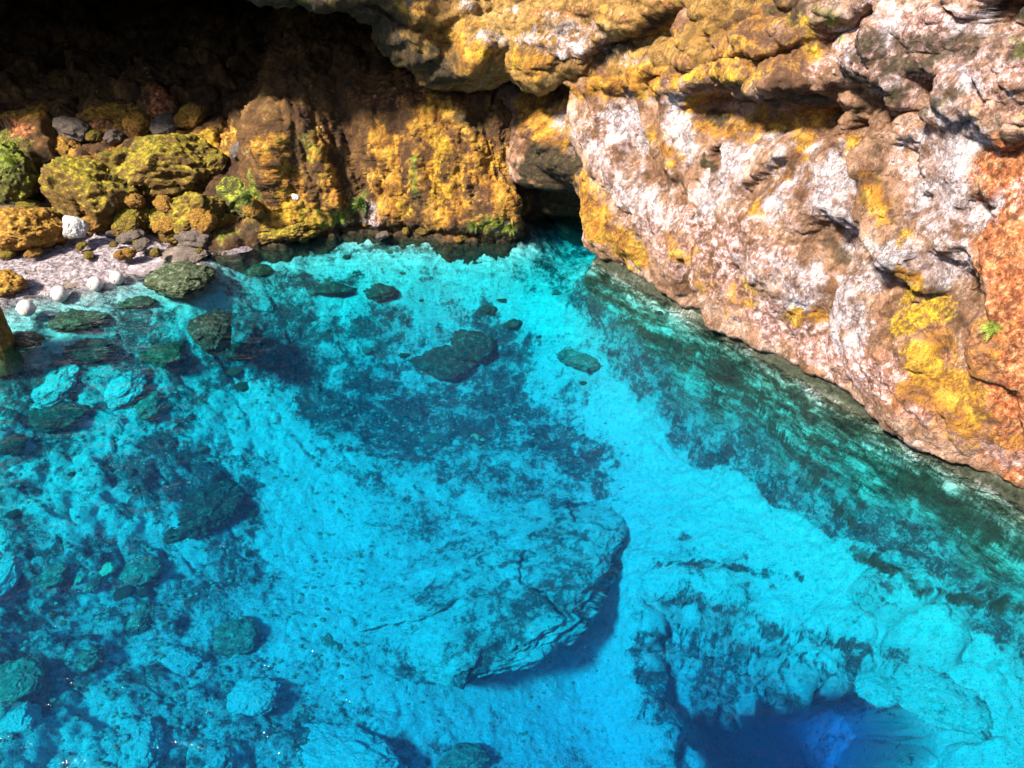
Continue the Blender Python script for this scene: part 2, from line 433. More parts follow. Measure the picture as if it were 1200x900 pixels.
# relief
big = fbm(P3 * .8, 4, .5, 21); mid = fbm(P3 * 2.6, 5, .6, 22); fine = fbm(P3 * 9, 4, .65, 23)
d1, d2, rv = worley(P3 * np.array([1.5, 1.5, 1]) + .25 * np.c_[mid, big, mid], 4)
cob = sstep(.0, .35, d2 - d1) * (.4 + .6 * rv)
e1, e2, ev = worley(P3 * 5.5 + .3 * np.c_[mid, fine, mid], 9)
peb = np.clip(.55 - e1, 0, 1) * (ev > .45)
rubble = np.clip(sstep(-1.5, -5.5, xy[:, 0]) + .75 * sstep(6.5, 4.4, xy[:, 1]) * sstep(.2, -1.4, xy[:, 0]), 0, 1) * sstep(-.1, -.8, z)
rough = .25 + .75 * sstep(-.15, .35, big + .3 * mid)
z += .16 * big + .07 * mid * rough + .026 * fine * rough + rubble * (.09 * (cob - .4) + .13 * facets(P3 * 2.2 + .2 * np.c_[mid, big, mid], 14)) + .10 * peb * (.25 + .75 * rubble)
# ragged layering on the shelf, running along the wall
al = np.array([.55, -.835]); ac = np.array([.835, .55])
S = np.c_[(xy @ al) * .8, (xy @ ac) * 3.0, np.zeros(len(xy))]
lay = ridged(S * .9, 5, .6, 41); lay2 = ridged(S * 3.2, 4, .6, 44)
z += shelfm * (.22 * lay + .06 * lay2 - .08)
# right-hand rock terrace beside the shaft, cracked
terr = sstep(0, .5, xy[:, 0] - 3.9) * sstep(6.9, 6.2, xy[:, 1]) * deep
z += terr * (.35 * sstep(0, .25, d2 - d1) * (.3 + rv) - .2)
V = np.c_[xy, z]
V[:, 1] += deep * step2 * .12 * fine
# the shaft itself leads down and away under the terrace
pd = poly_sd(xy, pit_poly) + .06 * fbm(P3 * 2, 4, .6, 6)
pf = sstep(-.02, .16, pd)
V += (pf * (7.0 + .8 * big))[:, None] * np.array([.29, .50, -.82])
BN = grid_normals(V.reshape(len(xs), len(ys), 3)); BN = smooth_grid(BN * np.sign(BN[..., 2].mean()), 3).reshape(-1, 3)
cm = np.maximum(sstep(-.2, .15, cl) * deep * .7, .4 * sstep(0, .1, pf)) * (1 - .7 * sstep(.1, .6, pf))
V += BN * (cm * (.26 * ridged(V * np.array([1.3, 1.3, 2.6]), 5, .62, 141) + .16 * fbm(V * 3, 4, .65, 143) + .20 * ridged(V * np.array([.6, .6, 3.6]), 4, .6, 144)) + .035 * ridged(V * 5, 4, .64, 145) + .05 * ridged(V * 1.7, 4, .6, 149) + sstep(-.7, -.1, sds) * (1 - .5 * sstep(0, .6, sds)) * (.10 * ridged(V * np.array([2.2, 2.2, 3.2]), 4, .55, 147) + .07 * fbm(V * 5, 4, .65, 148)))[:, None]

M = Marks(V)
algae_shade = M.mask([  # algae patches; thin strokes on the cliff are painted ledge shade
    ([(310, 440), (380, 470), (470, 480)], 62, .62), ([(480, 470), (560, 470), (640, 520), (700, 540)], 46, .55), ([(590, 450), (640, 510), (700, 560), (730, 580)], 26, .75),
    ([(500, 520), (560, 560), (640, 580)], 40, .5), ([(440, 500), (480, 530)], 40, .7), ([(300, 320), (360, 330), (420, 320)], 16, .55), ([(330, 380), (400, 390), (470, 370)], 22, .55),
    ([(170, 545), (230, 560), (280, 590)], 52, .9), ([(350, 560), (320, 640), (300, 680)], 34, .55), ([(60, 400), (30, 440), (60, 500)], 42, .6), ([(140, 400), (200, 430)], 34, .6),
    ([(30, 600), (40, 700), (60, 780)], 60, .55), ([(0, 740), (30, 820)], 40, .7), ([(150, 650), (190, 720), (120, 740)], 46, .5), ([(240, 700), (280, 740)], 30, .5),
    ([(180, 800), (260, 820), (340, 850)], 60, .45), ([(690, 320), (760, 380), (700, 360)], 30, .6), ([(640, 300), (720, 330)], 22, .55), ([(550, 380), (600, 390)], 26, .6),
    ([(470, 600), (560, 640), (520, 700)], 50, .42), ([(380, 620), (420, 660)], 30, .4), ([(560, 820), (620, 790)], 40, .35), ([(742, 700), (830, 712), (900, 738), (980, 752), (1060, 768)], 11, 1.0), ([(750, 745), (800, 738), (850, 752), (920, 790)], 8, .95), ([(860, 770), (940, 775), (1020, 800)], 10, .9), ([(745, 790), (830, 800), (930, 818), (1010, 830)], 10, 1.0), ([(1000, 780), (1030, 830)], 14, .9),
    ([(780, 760), (900, 800), (1000, 830)], 30, .6), ([(750, 690), (748, 800)], 8, .9), ([(840, 520), (900, 560)], 26, .5), ([(400, 850), (470, 900)], 40, .5), ([(520, 870), (570, 880)], 26, .45),
    ([(740, 668), (800, 656), (870, 666), (960, 672)], 7, 1.0), ([(1040, 840), (1060, 890)], 18, .5), ([(1110, 860), (1130, 900)], 12, .5)], rag=.9)
patch = fbm(P3 * .9, 5, .65, 61)
algae_shade = np.clip(np.maximum(algae_shade, sstep(-.15, .35, patch) * .6) + .20 + rubble * .12 + .20 * sstep(8, 11, xy[:, 1]), 0, 1)
bright = M.mask([([(740, 480), (770, 540), (760, 600)], 55), ([(760, 560), (900, 620), (960, 640)], 44), ([(60, 580), (90, 600)], 26), ([(360, 590), (330, 640), (420, 700)], 42),
                 ([(540, 820), (480, 800)], 46), ([(720, 700), (640, 800)], 60), ([(1100, 740), (1180, 800), (1100, 880)], 70), ([(230, 340), (150, 350), (270, 350)], 12), ([(380, 310), (500, 300), (620, 290)], 14),
                 ([(600, 350), (680, 380)], 22), ([(300, 470), (370, 560), (380, 640)], 42), ([(650, 270), (660, 285)], 14), ([(40, 420), (70, 395)], 12)], rag=.8)
algae_shade *= 1 - .9 * bright
algae_shade = np.maximum(algae_shade, .85 * sstep(-.12, .08, sds + .15 * mid) * sstep(.5, .25, sds))  # shadow of the shelf's drop painted into the albedo as a dark band
dark = M.mask([([(320, 294), (440, 287), (500, 291), (560, 293), (622, 280)], 7, .75), ([(725, 372), (778, 402), (832, 424), (882, 474), (942, 546), (992, 610), (1030, 656)], 8, .95), ([(1030, 660), (1110, 696), (1200, 712)], 10, .95), ([(820, 405), (900, 450), (1000, 540), (1120, 620), (1200, 660)], 20, .35), ([(760, 395), (830, 420)], 9, .8), ([(1000, 640), (1080, 690), (1200, 708)], 14, .8),  # strokes along the shelf rim paint the drop's shadow into the bed colour
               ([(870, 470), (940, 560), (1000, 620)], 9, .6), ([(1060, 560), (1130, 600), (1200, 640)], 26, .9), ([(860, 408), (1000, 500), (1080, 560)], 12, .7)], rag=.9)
bed = mesh_from('lakebed', V, grid_faces(len(xs), len(ys)), BED, {'algae_shade': algae_shade, 'shelf': sstep(.05, .35, sds), 'dark': np.maximum(dark, .85 * sstep(-.14, -.02, z) * (xy[:, 0] > 0)), 'shore': sstep(-.20, -.03, z) * sstep(-3.6, -4.8, xy[:, 0])})
tag(bed, kind='structure')

# ------------------------------------------------------------------ right rock wall
NU, NVW = 1000, 400
C, su = interp_curve(lipc, NU)
tg = np.gradient(C, axis=0); tg /= np.linalg.norm(tg, axis=1)[:, None]
nrm = np.stack([tg[:, 1], -tg[:, 0]], 1)
nrm = np.where((nrm @ np.array([-.83, -.56]))[:, None] < 0, -nrm, nrm)
zz = np.linspace(-1.2, 6.6, NVW)
U, Z = np.meshgrid(np.linspace(0, 1, NU), zz, indexing='ij')
k14 = su[np.argmin(np.abs(C[:, 1] - 14.3))]; kend = su[np.argmin(np.abs(C[:, 1] - 7.0))]
ul = np.clip((su - k14) / (kend - k14), -.4, 1.6)[:, None] * np.ones_like(Z)
band = 2.55 + 1.15 * np.clip(ul, 0, 1.3)                      # where the rough upper layer begins
off = -.5 * (1 - sstep(-.12, .20, Z)) - .16 * np.clip(Z - .5, 0, None) + .10 * np.sin(np.clip((Z - .5) / (band - .5), 0, 1) * math.pi)
off += .22 * sstep(-.17, .17, Z - band - .0) - .30 * np.clip(Z - band - .35, 0, None)
off += -.5 * np.clip(Z - band - 1.0, 0, None)
tun = np.exp(-((su - su[np.argmin(np.abs(project(np.c_[C, np.full(NU, .4)])[0] - 662))]) / .42) ** 2)
off -= 1.3 * tun[:, None] * sstep(1.05, .55, Z)
P = np.zeros((NU, NVW, 3))
P[..., :2] = C[:, None, :] + nrm[:, None, :] * off[..., None]; P[..., 2] = Z
flat = P.reshape(-1, 3); N0 = np.repeat(np.c_[nrm, np.zeros(NU)][:, None], NVW, 1).reshape(-1, 3)
zf, bf, uf = Z.ravel(), band.ravel(), ul.ravel()
Mw = Marks(flat)
disp = .22 * fbm(flat * np.array([.9, .9, .7]), 4, .5, 101)
upm = sstep(-.1, .15, zf - bf)
# diagonal flow ridges on the face, blocky relief above the ledge
q = np.c_[flat[:, 0] * .55 - flat[:, 1] * .835, flat[:, 2], np.zeros(len(flat))]
rot = np.c_[q[:, 0] * .85 + q[:, 1] * .5, q[:, 1] * .85 - q[:, 0] * .5, q[:, 2]]
disp += (1 - upm) * .15 * ridged(np.c_[rot[:, 0] * 1.5, rot[:, 1] * .40, flat[:, 1] * .2], 3, .45, 103)
wob = .18 * np.c_[fbm(flat * 1.3, 4, .55, 301), fbm(flat * 1.3, 4, .55, 302), np.zeros(len(flat))]
fa = facets(np.c_[rot[:, 0] * 1.25, rot[:, 1] * .45, rot[:, 2]] + wob, 304) * .19 + facets(np.c_[rot[:, 0] * 3.1, rot[:, 1] * 1.3, rot[:, 2]] + wob * 1.6, 305) * .07
fa = smooth_grid(fa.reshape(NU, NVW, 1), 3).ravel()
disp += (1 - .5 * upm) * fa
w1, w2, wr = worley(flat * np.array([1.6, 1.6, 2.1]) + .35 * np.c_[disp, disp, disp], 12)
disp += upm * (.30 * sstep(0, .3, w2 - w1) * (wr - .2) + .12 * fbm(flat * 3, 4, .6, 15))
x1, x2, xr = worley(flat * np.array([4, 4, 4.6]), 22)
disp += upm * .10 * sstep(0, .25, x2 - x1) * (xr - .3)
# measured hollows (-) and bulges (+)
for pts, r, a in [([(648, 222), (658, 240), (668, 256)], 13, -.1), ([(830, 130), (880, 140), (980, 128), (1010, 140)], 26, -.34), ([(720, 70), (780, 35)], 16, -.3),
                  ([(960, 60), (1000, 30)], 18, -.25), ([(1180, 12), (1150, 30)], 20, -.35), ([(1020, 150), (1040, 240), (1080, 330)], 13, .24), ([(985, 160), (1005, 240), (1040, 330)], 9, -.14),
                  ([(1060, 170), (1075, 240)], 10, -.14), ([(880, 230), (930, 190), (950, 150)], 13, -.16), ([(970, 290), (1000, 300)], 24, -.22), ([(1090, 330), (1110, 360)], 26, -.22),
                  ([(830, 188), (835, 192)], 9, -.22), ([(750, 180), (790, 240)], 16, -.1), ([(700, 130), (720, 240)], 40, .16), ([(830, 300), (900, 320)], 44, .12), ([(1140, 250), (1120, 420)], 14, -.14),
                  ([(1060, 420), (1080, 480)], 40, .10), ([(608, 108), (626, 150), (652, 185)], 34, .45), ([(1070, 110), (1060, 130)], 20, -.25), ([(930, 100), (900, 120)], 22, .2)]:
    disp += 1.7 * a * Mw.stroke(pts, r * 1.4, rag=.3, seed=int(r))
flat2 = flat + N0 * disp[:, None]
P2 = flat2.reshape(NU, NVW, 3)
N1 = smooth_grid(grid_normals(P2), 6).reshape(-1, 3)
s1 = np.sign((N1 * N0).sum(1).mean()); N1 *= s1
fd = .030 * ridged(np.c_[rot[:, 0] * 4.2, rot[:, 1] * 2.2, flat[:, 1]], 5, .62, 111) * (1 - .3 * upm) + .035 * fbm(flat2 * 6, 5, .68, 113) + upm * .06 * ridged(flat2 * 5, 5, .6, 117)
fd += .02 * ridged(flat2 * 17, 3, .6, 119)
flat3 = flat2 + N1 * fd[:, None]
Mw = Marks(flat3)
A = {}
A['white'] = Mw.mask([([(720, 130), (740, 160)], 34), ([(660, 160), (700, 200), (760, 250)], 40, .8), ([(790, 120), (800, 180)], 24), ([(860, 190), (830, 230)], 40), ([(930, 190), (900, 240)], 30), ([(975, 180), (990, 260)], 34),  # pale limestone, with the wall's soft highlights painted in as white patches
                      ([(1110, 150), (1110, 230), (1105, 310)], 46), ([(960, 220), (1000, 280)], 30), ([(1070, 170), (1080, 240)], 26), ([(980, 350), (1000, 390), (920, 330)], 42), ([(1020, 320), (1050, 310)], 30), ([(900, 330), (860, 310)], 26, .7),
                      ([(1020, 15), (1040, 40)], 26), ([(1130, 30), (1160, 20)], 20), ([(1040, 95), (1030, 110)], 16), ([(1110, 80), (1140, 95)], 18), ([(985, 40), (1000, 70)], 18, .9), ([(780, 130), (785, 160)], 16), ([(1170, 235), (1150, 260)], 14), ([(850, 170), (845, 200)], 18)], rag=.8)
A['pink'] = Mw.mask([([(1000, 60), (1100, 40), (1190, 90)], 60, .8), ([(1060, 100), (1180, 110)], 30, .7), ([(760, 270), (860, 340), (960, 400), (1040, 450)], 40, .8), ([(800, 250), (880, 290)], 46, .7), ([(1000, 30), (1060, 60), (1180, 70)], 50, .6), ([(1160, 240), (1190, 230)], 26, .6), ([(1060, 480), (1140, 525), (1200, 545)], 16, .9), ([(930, 400), (1000, 440)], 16, .9), ([(690, 180), (740, 260)], 36, .55)], rag=.8)
A['red'] = Mw.mask([([(1040, 430), (1130, 500)], 34, .6), ([(1190, 300), (1195, 420)], 30, .9), ([(1100, 400), (1120, 470)], 40, .6), ([(1190, 180), (1170, 260), (1150, 310), (1190, 330)], 40), ([(1180, 380), (1190, 480), (1200, 540)], 44), ([(1060, 470), (1140, 510), (1190, 540)], 24, .8), ([(1140, 400), (1150, 470)], 26, .7), ([(1010, 420), (1060, 470)], 24, .7), ([(1140, 200), (1160, 170)], 14), ([(840, 350), (930, 400)], 14, .6)], rag=.8)
A['ochre'] = Mw.mask([([(1150, 400), (1100, 500), (1180, 520)], 34, .6), ([(660, 150), (700, 240)], 24, .5), ([(620, 110), (640, 170), (680, 250), (740, 300)], 30), ([(640, 90), (720, 95), (780, 80)], 26), ([(780, 60), (840, 70), (920, 60)], 36, .7), ([(820, 120), (860, 150), (960, 140)], 26, .9), ([(1000, 160), (1020, 220), (1060, 330)], 18), ([(880, 240), (930, 190), (940, 160)], 14),
                      ([(780, 280), (870, 350)], 26, .7), ([(930, 375), (960, 370)], 16, .9), ([(1090, 420), (1130, 480), (1080, 460)], 40, .9), ([(1100, 130), (1180, 130)], 18, .35), ([(760, 160), (790, 190)], 14, .8), ([(850, 15), (900, 20)], 34, .8), ([(1130, 130), (1180, 150)], 22, .3)], rag=.8)
A['yellow'] = Mw.mask([([(1050, 380), (1080, 370), (1105, 355)], 22, .85), ([(1060, 410), (1110, 440)], 24, .5), ([(870, 330), (872, 338)], 12), ([(810, 80), (880, 90)], 16, .7), ([(940, 30), (950, 50)], 20, .7), ([(1060, 350), (1075, 345)], 14), ([(1150, 490), (1160, 510)], 16, .5)], rag=.8)
A['green'] = Mw.mask([([(1160, 380), (1165, 385)], 9, .9), ([(960, 20), (985, 30)], 18, .7), ([(1190, 40), (1195, 55)], 12, .7), ([(700, 270), (740, 310)], 10, .5)], rag=.8)
A['dark'] = Mw.mask([([(652, 200), (642, 238)], 30, 1.3), ([(640, 205), (645, 222), (660, 245), (672, 266)], 36, 1.3), ([(840, 135), (920, 120), (960, 130)], 20, .85), ([(900, 15), (930, 25)], 22, .8), ([(840, 20), (870, 15)], 18, .7), ([(1010, 130), (1060, 110), (1090, 110)], 18, .75), ([(1060, 60), (1170, 45)], 22, .7), ([(1000, 60), (1020, 75)], 16, .7), ([(1180, 10), (1195, 15)], 16), ([(720, 70), (770, 40)], 14, .7),  # dark stains, plus the tunnel mouth's shade painted into the colour
                     ([(1000, 40), (1060, 75), (1130, 55)], 24, .8), ([(1140, 60), (1190, 70)], 20, .7), ([(990, 90), (1080, 125), (1120, 105)], 16, .8), ([(1020, 160), (1025, 210)], 8, .8), ([(1030, 170), (1045, 250), (1070, 320)], 6, .7), ([(985, 170), (1010, 240)], 6, .7), ([(890, 225), (930, 185)], 8, .6), ([(760, 180), (800, 225)], 6, .6), ([(1090, 330), (1115, 365), (1125, 380)], 12, .7), ([(970, 285), (990, 300)], 16, .75), ([(910, 360), (920, 380)], 8, .5), ([(830, 188), (834, 194)], 9), ([(1140, 440), (1145, 500)], 6, .6)], rag=.8)  # strokes lying in hollows put recess shade into the colour
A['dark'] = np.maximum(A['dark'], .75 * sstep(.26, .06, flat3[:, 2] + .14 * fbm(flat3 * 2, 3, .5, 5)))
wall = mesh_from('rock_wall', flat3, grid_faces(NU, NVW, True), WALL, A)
tag(wall, 'tall white and orange limestone wall rising from the water, rough broken ledge near its top', 'rock wall')

# ------------------------------------------------------------------ back cave wall
bc = [(-22, 7.5), (-16.5, 8.6)] + [tuple(at(*p, 0)[:2]) for p in [(-420, 420), (-200, 330), (-60, 292), (60, 281), (160, 286), (250, 292), (320, 287), (380, 278), (440, 272), (500, 278), (560, 281), (600, 279), (626, 268)]] + [(.52, 14.6), (.30, 15.6), (-.2, 17.5)]
NU2, NV2 = 900, 380
C, su = interp_curve(bc, NU2)
tg = np.gradient(C, axis=0); tg /= np.linalg.norm(tg, axis=1)[:, None]
nrm = np.stack([tg[:, 1], -tg[:, 0]], 1)
nrm = smooth_grid(nrm[:, None, :] * np.ones((1, 2, 1)), 40)[:, 0]; nrm /= np.linalg.norm(nrm, axis=1)[:, None]
pxc = project(np.c_[C, np.zeros(NU2)])[0]
right = sstep(255, 350, pxc) ; right[int(NU2 * .8):] = 1
v = np.linspace(0, 1, NV2)
# profile: (inset from the waterline, height); a boulder slope on the left, steep flowstone on the right
prof_l = np.array([(-.25, -.6), (0, 0), (.5, .35), (1.1, .75), (1.7, 1.2), (2.9, 1.5), (6, 1.8), (10, 2.3), (13, 4.5)])
prof_r = np.array([(-.05, -.6), (.12, 0), (.14, .25), (.28, .8), (.45, 1.4), (.75, 1.95), (1.8, 2.4), (4.2, 2.9), (6.5, 4.5)])
def rs(pr):
    L = np.r_[0, np.cumsum(np.linalg.norm(np.diff(pr, axis=0), axis=1) * np.r_[1.2, 2.2, 2.2, 2.2, 2, 1.3, .6, .5])]
    q = v * L[-1]
    return np.stack([np.interp(q, L, pr[:, 0]), np.interp(q, L, pr[:, 1])], 1)
a, b = rs(prof_l), rs(prof_r)
pr = a[None] * (1 - right[:, None, None]) + b[None] * right[:, None, None]
back = np.array([-.12, .99])
P = np.zeros((NU2, NV2, 3))
inward = -nrm; s = np.sign((inward @ back).mean()); inward = inward * s
mixd = sstep(.8, 2.0, pr[..., 0])[..., None]
d2d = inward[:, None, :] * (1 - mixd) + back * mixd
P[..., :2] = C[:, None, :] + d2d * pr[..., 0:1]; P[..., 2] = pr[..., 1]
P = smooth_grid(P, 6)
flat = P.reshape(-1, 3)
N0 = grid_normals(P); sgn = np.sign((N0 * np.array([0, -1, .3])).sum(-1).mean()); N0 = smooth_grid(N0 * sgn, 10).reshape(-1, 3)
rr = np.repeat(right, NV2)
w1, w2, wr = worley(flat * 1.25 + .2 * fbm(flat * 2, 3, .5, 3)[:, None], 33)
disp = (1 - rr) * (.46 * sstep(0, .4, w2 - w1) * (wr - .1) + .22 * fbm(flat * 1.0, 4, .55, 35) + .22 * facets(flat * 1.6 + .2 * fbm(flat * 2, 3, .5, 3)[:, None], 36))
drape = ridged(np.c_[flat[:, 0] * 2.0 + flat[:, 2] * .5, flat[:, 1] * .8, flat[:, 2] * .35], 4, .55, 55)
disp += rr * (.20 * drape + .16 * fbm(flat * 1.1, 3, .5, 57)) + .10 * fbm(flat * 2.2, 4, .55, 58)
Mb = Marks(flat)
for pts, r, a_ in [([(400, 140), (410, 230)], 12, -.2), ([(335, 150), (390, 220)], 22, .22), ([(300, 160), (310, 200)], 22, .2), ([(490, 130), (520, 250)], 34, .2), ([(560, 130), (590, 200)], 12, -.22), ([(440, 150), (450, 260)], 18, .12), ([(590, 240), (610, 262)], 16, .12),
                  ([(560, 275), (440, 268), (320, 280)], 6, -.12), ([(640, 215), (650, 250)], 16, -.8)]:
    disp += a_ * Mb.stroke(pts, r * 1.4, rag=.3, seed=int(r))
flat2 = flat + N0 * disp[:, None]
N1 = grid_normals(flat2.reshape(P.shape)); N1 = smooth_grid(N1 * sgn, 4).reshape(-1, 3)
fd = .06 * fbm(flat2 * 5, 5, .68, 61) + .05 * ridged(np.c_[flat[:, 0] * 6, flat[:, 1] * 4, flat[:, 2] * 3], 5, .62, 63) + .02 * ridged(flat2 * 16, 3, .6, 64)
flat3 = flat2 + N1 * fd[:, None]
Mb = Marks(flat3); A = {}
A['white'] = Mb.mask([([(430, 240), (450, 250)], 14, .7), ([(590, 268), (600, 270)], 10, .8), ([(425, 262), (435, 268)], 12, .7), ([(70, 262), (95, 268)], 20, .9), ([(60, 245), (50, 255)], 18, .5)], rag=.8)
A['pink'] = Mb.mask([([(50, 250), (110, 290)], 22, .6), ([(400, 268), (440, 262)], 10, .6)], rag=.8)
A['red'] = Mb.mask([([(190, 110), (200, 150)], 24, .9), ([(30, 130), (20, 150)], 20, .9), ([(120, 150), (150, 140)], 22, .6), ([(560, 190), (590, 240)], 26, .5), ([(480, 110), (420, 110)], 20, .5)], rag=.8)
A['ochre'] = Mb.mask([([(450, 170), (460, 250)], 26), ([(505, 150), (520, 240)], 36, .9), ([(570, 180), (600, 250)], 30, .9), ([(380, 170), (400, 240)], 20, .9), ([(310, 170), (350, 240), (390, 260)], 24), ([(120, 200), (130, 250)], 36), ([(40, 270), (140, 280)], 26, .7), ([(200, 160), (260, 160)], 30, .7), ([(300, 245), (340, 260)], 20, .8)], rag=.8)
A['yellow'] = Mb.mask([([(100, 210), (120, 260)], 30, .9), ([(510, 170), (520, 230)], 18, .75), ([(180, 165), (240, 170)], 30, .8), ([(470, 240), (480, 250)], 12, .6), ([(330, 245), (370, 262)], 18, .7), ([(560, 255), (620, 255)], 14, .5)], rag=.8)
A['green'] = Mb.mask([([(10, 190), (30, 230)], 30, .9), ([(0, 160), (20, 180)], 16, .7), ([(290, 220), (300, 240)], 20, .8), ([(360, 170), (380, 190)], 22, .5), ([(425, 230), (400, 262)], 12, .8), ([(570, 262), (590, 272)], 14, .8), ([(230, 275), (270, 270)], 18, .5), ([(400, 255), (360, 265)], 14, .5), ([(480, 190), (490, 240)], 10, .6)], rag=.8)
A['dark'] = Mb.mask([([(300, 262), (280, 280)], 16, .7), ([(640, 215), (640, 260)], 14), ([(60, 190), (100, 190)], 10, .7), ([(400, 150), (405, 220)], 8, .6), ([(540, 130), (620, 180)], 14, .7), ([(0, 280), (20, 290)], 18, .6), ([(450, 190), (455, 240)], 6, .5)], rag=.8)  # strokes at the tunnel and cleft paint their shade into the rock colour
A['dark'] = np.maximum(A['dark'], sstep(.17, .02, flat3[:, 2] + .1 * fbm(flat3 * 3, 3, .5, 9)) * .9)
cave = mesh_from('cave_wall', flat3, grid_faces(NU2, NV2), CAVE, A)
tag(cave, 'brown and ochre flowstone cave wall behind the pool, fading into darkness at its top', 'cave wall')

# ------------------------------------------------------------------ overhanging roof
lip = [(-21, 12.4, 5.0), (-16, 13.0, 4.9), (-11, 12.9, 4.65), (-7, 13.0, 4.4), (-4.9, 12.6, 4.25)] + [tuple(at_y(*p)) for p in [(255, -18, 12.3), (400, 10, 12.8), (450, 40, 13.1), (500, 82, 13.4), (545, 102, 13.6), (600, 98, 13.6), (690, 88, 12.9), (760, 75, 12.2)]] + [(2.9, 11.1, 3.6), (4.0, 10.6, 4.0)]
NU3, NV3 = 760, 260
C, su = interp_curve(lip, NU3)
ang = np.linspace(0, 1, NV3)
# section: deep underside -> lip edge -> front face -> top, as (inset, rise)
sec = np.array([(14, -1.3), (7, -.75), (2.6, -.15), (1.0, .10), (.25, -.02), (0, .12), (-.06, .45), (.10, 1.0), (.5, 1.6), (1.6, 2.2), (11, 3.2)])
L = np.r_[0, np.cumsum(np.linalg.norm(np.diff(sec, axis=0), axis=1) * np.r_[.15, .3, .8, 1.5, 2, 2.2, 2, 1.6, .8, .15])]
q = ang * L[-1]; sec = np.stack([np.interp(q, L, sec[:, 0]), np.interp(q, L, sec[:, 1])], 1)
P = np.zeros((NU3, NV3, 3))
bk = np.array([.05, 1.0])
P[..., :2] = C[:, None, :2] + bk * sec[None, :, 0:1]; P[..., 2] = C[:, None, 2] + sec[None, :, 1]
P = smooth_grid(P, 8); flat = P.reshape(-1, 3)
N0 = grid_normals(P); sgn = np.sign((N0[:, NV3 // 2] * np.array([0, -1, 0])).sum(-1).mean()); N0 = (N0 * sgn).reshape(-1, 3)
w1, w2, wr = worley(flat * np.array([.9, .9, 1.6]) + .25 * fbm(flat * 1.5, 3, .5, 3)[:, None], 43)
disp = .30 * sstep(0, .4, w2 - w1) * (wr - .3) + .25 * fbm(flat * np.array([.8, .8, 1.4]), 4, .5, 71)
disp += .12 * ridged(np.c_[flat[:, 0] * .9 + flat[:, 2], flat[:, 1], flat[:, 2] * 3.2], 4, .55, 73)
Mr = Marks(flat)
for pts, r, a_ in [([(560, 45), (640, 45)], 26, .2), ([(450, 30), (520, 60)], 14, -.2), ([(700, 75), (790, 25)], 14, -.5), ([(540, 80), (640, 85)], 14, .1), ([(430, 12), (700, 20)], 7, -.12)]:
    disp += a_ * Mr.stroke(pts, r * 1.4, rag=.35, seed=int(r))
flat2 = flat + N0 * disp[:, None]
N1 = smooth_grid(grid_normals(flat2.reshape(P.shape)) * sgn, 4).reshape(-1, 3)
flat3 = flat2 + N1 * (.05 * fbm(flat2 * 6, 5, .68, 75) + .05 * ridged(flat2 * np.array([3, 3, 7]), 5, .6, 76) + .018 * ridged(flat2 * 17, 3, .6, 78))[:, None]
Mr = Marks(flat3); A = {}
A['white'] = Mr.mask([([(565, 45), (625, 42)], 13), ([(640, 20), (680, 50)], 18, .8), ([(540, 2), (600, 5)], 9, .9), ([(640, 70), (660, 72)], 12, .75), ([(460, 2), (480, 4)], 8, .7)], rag=.7)
A['pink'] = Mr.mask([([(640, 60), (720, 60)], 22, .6), ([(680, 30), (740, 50)], 20, .5)], rag=.8)
A['red'] = Mr.mask([([(600, 15), (680, 12)], 12, .6), ([(720, 20), (780, 10)], 18, .6)], rag=.8)
A['ochre'] = Mr.mask([([(470, 12), (560, 20), (700, 10)], 14, .7), ([(560, 72), (640, 80)], 20, .9), ([(520, 40), (540, 70)], 18, .8), ([(480, 60), (520, 90)], 16, .5)], rag=.8)
A['yellow'] = Mr.mask([([(570, 66), (600, 72)], 12, .7), ([(300, 2), (400, 8)], 14, .5)], rag=.8)
A['green'] = Mr.mask([([(430, 30), (500, 80)], 22, .45), ([(260, 0), (400, 10)], 18, .55)], rag=.8)
A['dark'] = Mr.mask([([(250, 5), (330, 8), (420, 20)], 44, 1.0), ([(430, 30), (480, 70), (520, 92)], 34, .9), ([(700, 74), (790, 22)], 13, .9), ([(470, 20), (500, 60)], 8, .6), ([(560, 84), (680, 86)], 6, .5)], rag=.8)  # shade of the lip's left face and its groove, painted into the colour
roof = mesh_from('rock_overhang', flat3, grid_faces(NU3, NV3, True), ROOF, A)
tag(roof, 'low overhanging rock roof of the cave, ochre lip with pale patches above the dark hollow', 'rock overhang')

# ------------------------------------------------------------------ unseen rest of the cavern, added around the viewpoint to block low sky light
ring = [(-17, 17), (-18.5, 10), (-18, 2), (-15, -6), (-8, -10.5), (0, -11.5), (8, -9), (11.5, -4), (12, 2)]
C, su = interp_curve(ring, 220); hz = np.linspace(-5, 7.5, 70)
Pt = np.zeros((220, 70, 3)); Pt[..., :2] = C[:, None, :]; Pt[..., 2] = hz[None, :]
ctr = np.array([0, 3.0]); dv = C - ctr; dv /= np.linalg.norm(dv, axis=1)[:, None]
nz_ = 1.3 * fbm(Pt.reshape(-1, 3) * .3, 5, .6, 301) + .5 * ridged(Pt.reshape(-1, 3) * .7, 4, .6, 303)
Pt[..., :2] += dv[:, None, :] * (nz_.reshape(220, 70) + .18 * np.clip(hz, 0, None)[None, :] - .3)[..., None]
cavern_o = mesh_from('unseen_cavern_wall', Pt.reshape(-1, 3), grid_faces(220, 70), CAVE); tag(cavern_o, kind='structure')

# ------------------------------------------------------------------ loose rocks
_ico = {}
def ico(sub):
    if sub not in _ico:
        b = bmesh.new(); bmesh.ops.create_icosphere(b, subdivisions=sub, radius=1)
        _ico[sub] = (np.array([v.co[:] for v in b.verts]), np.array([[v.index for v in f.verts] for f in b.faces])); b.free()
    return _ico[sub]

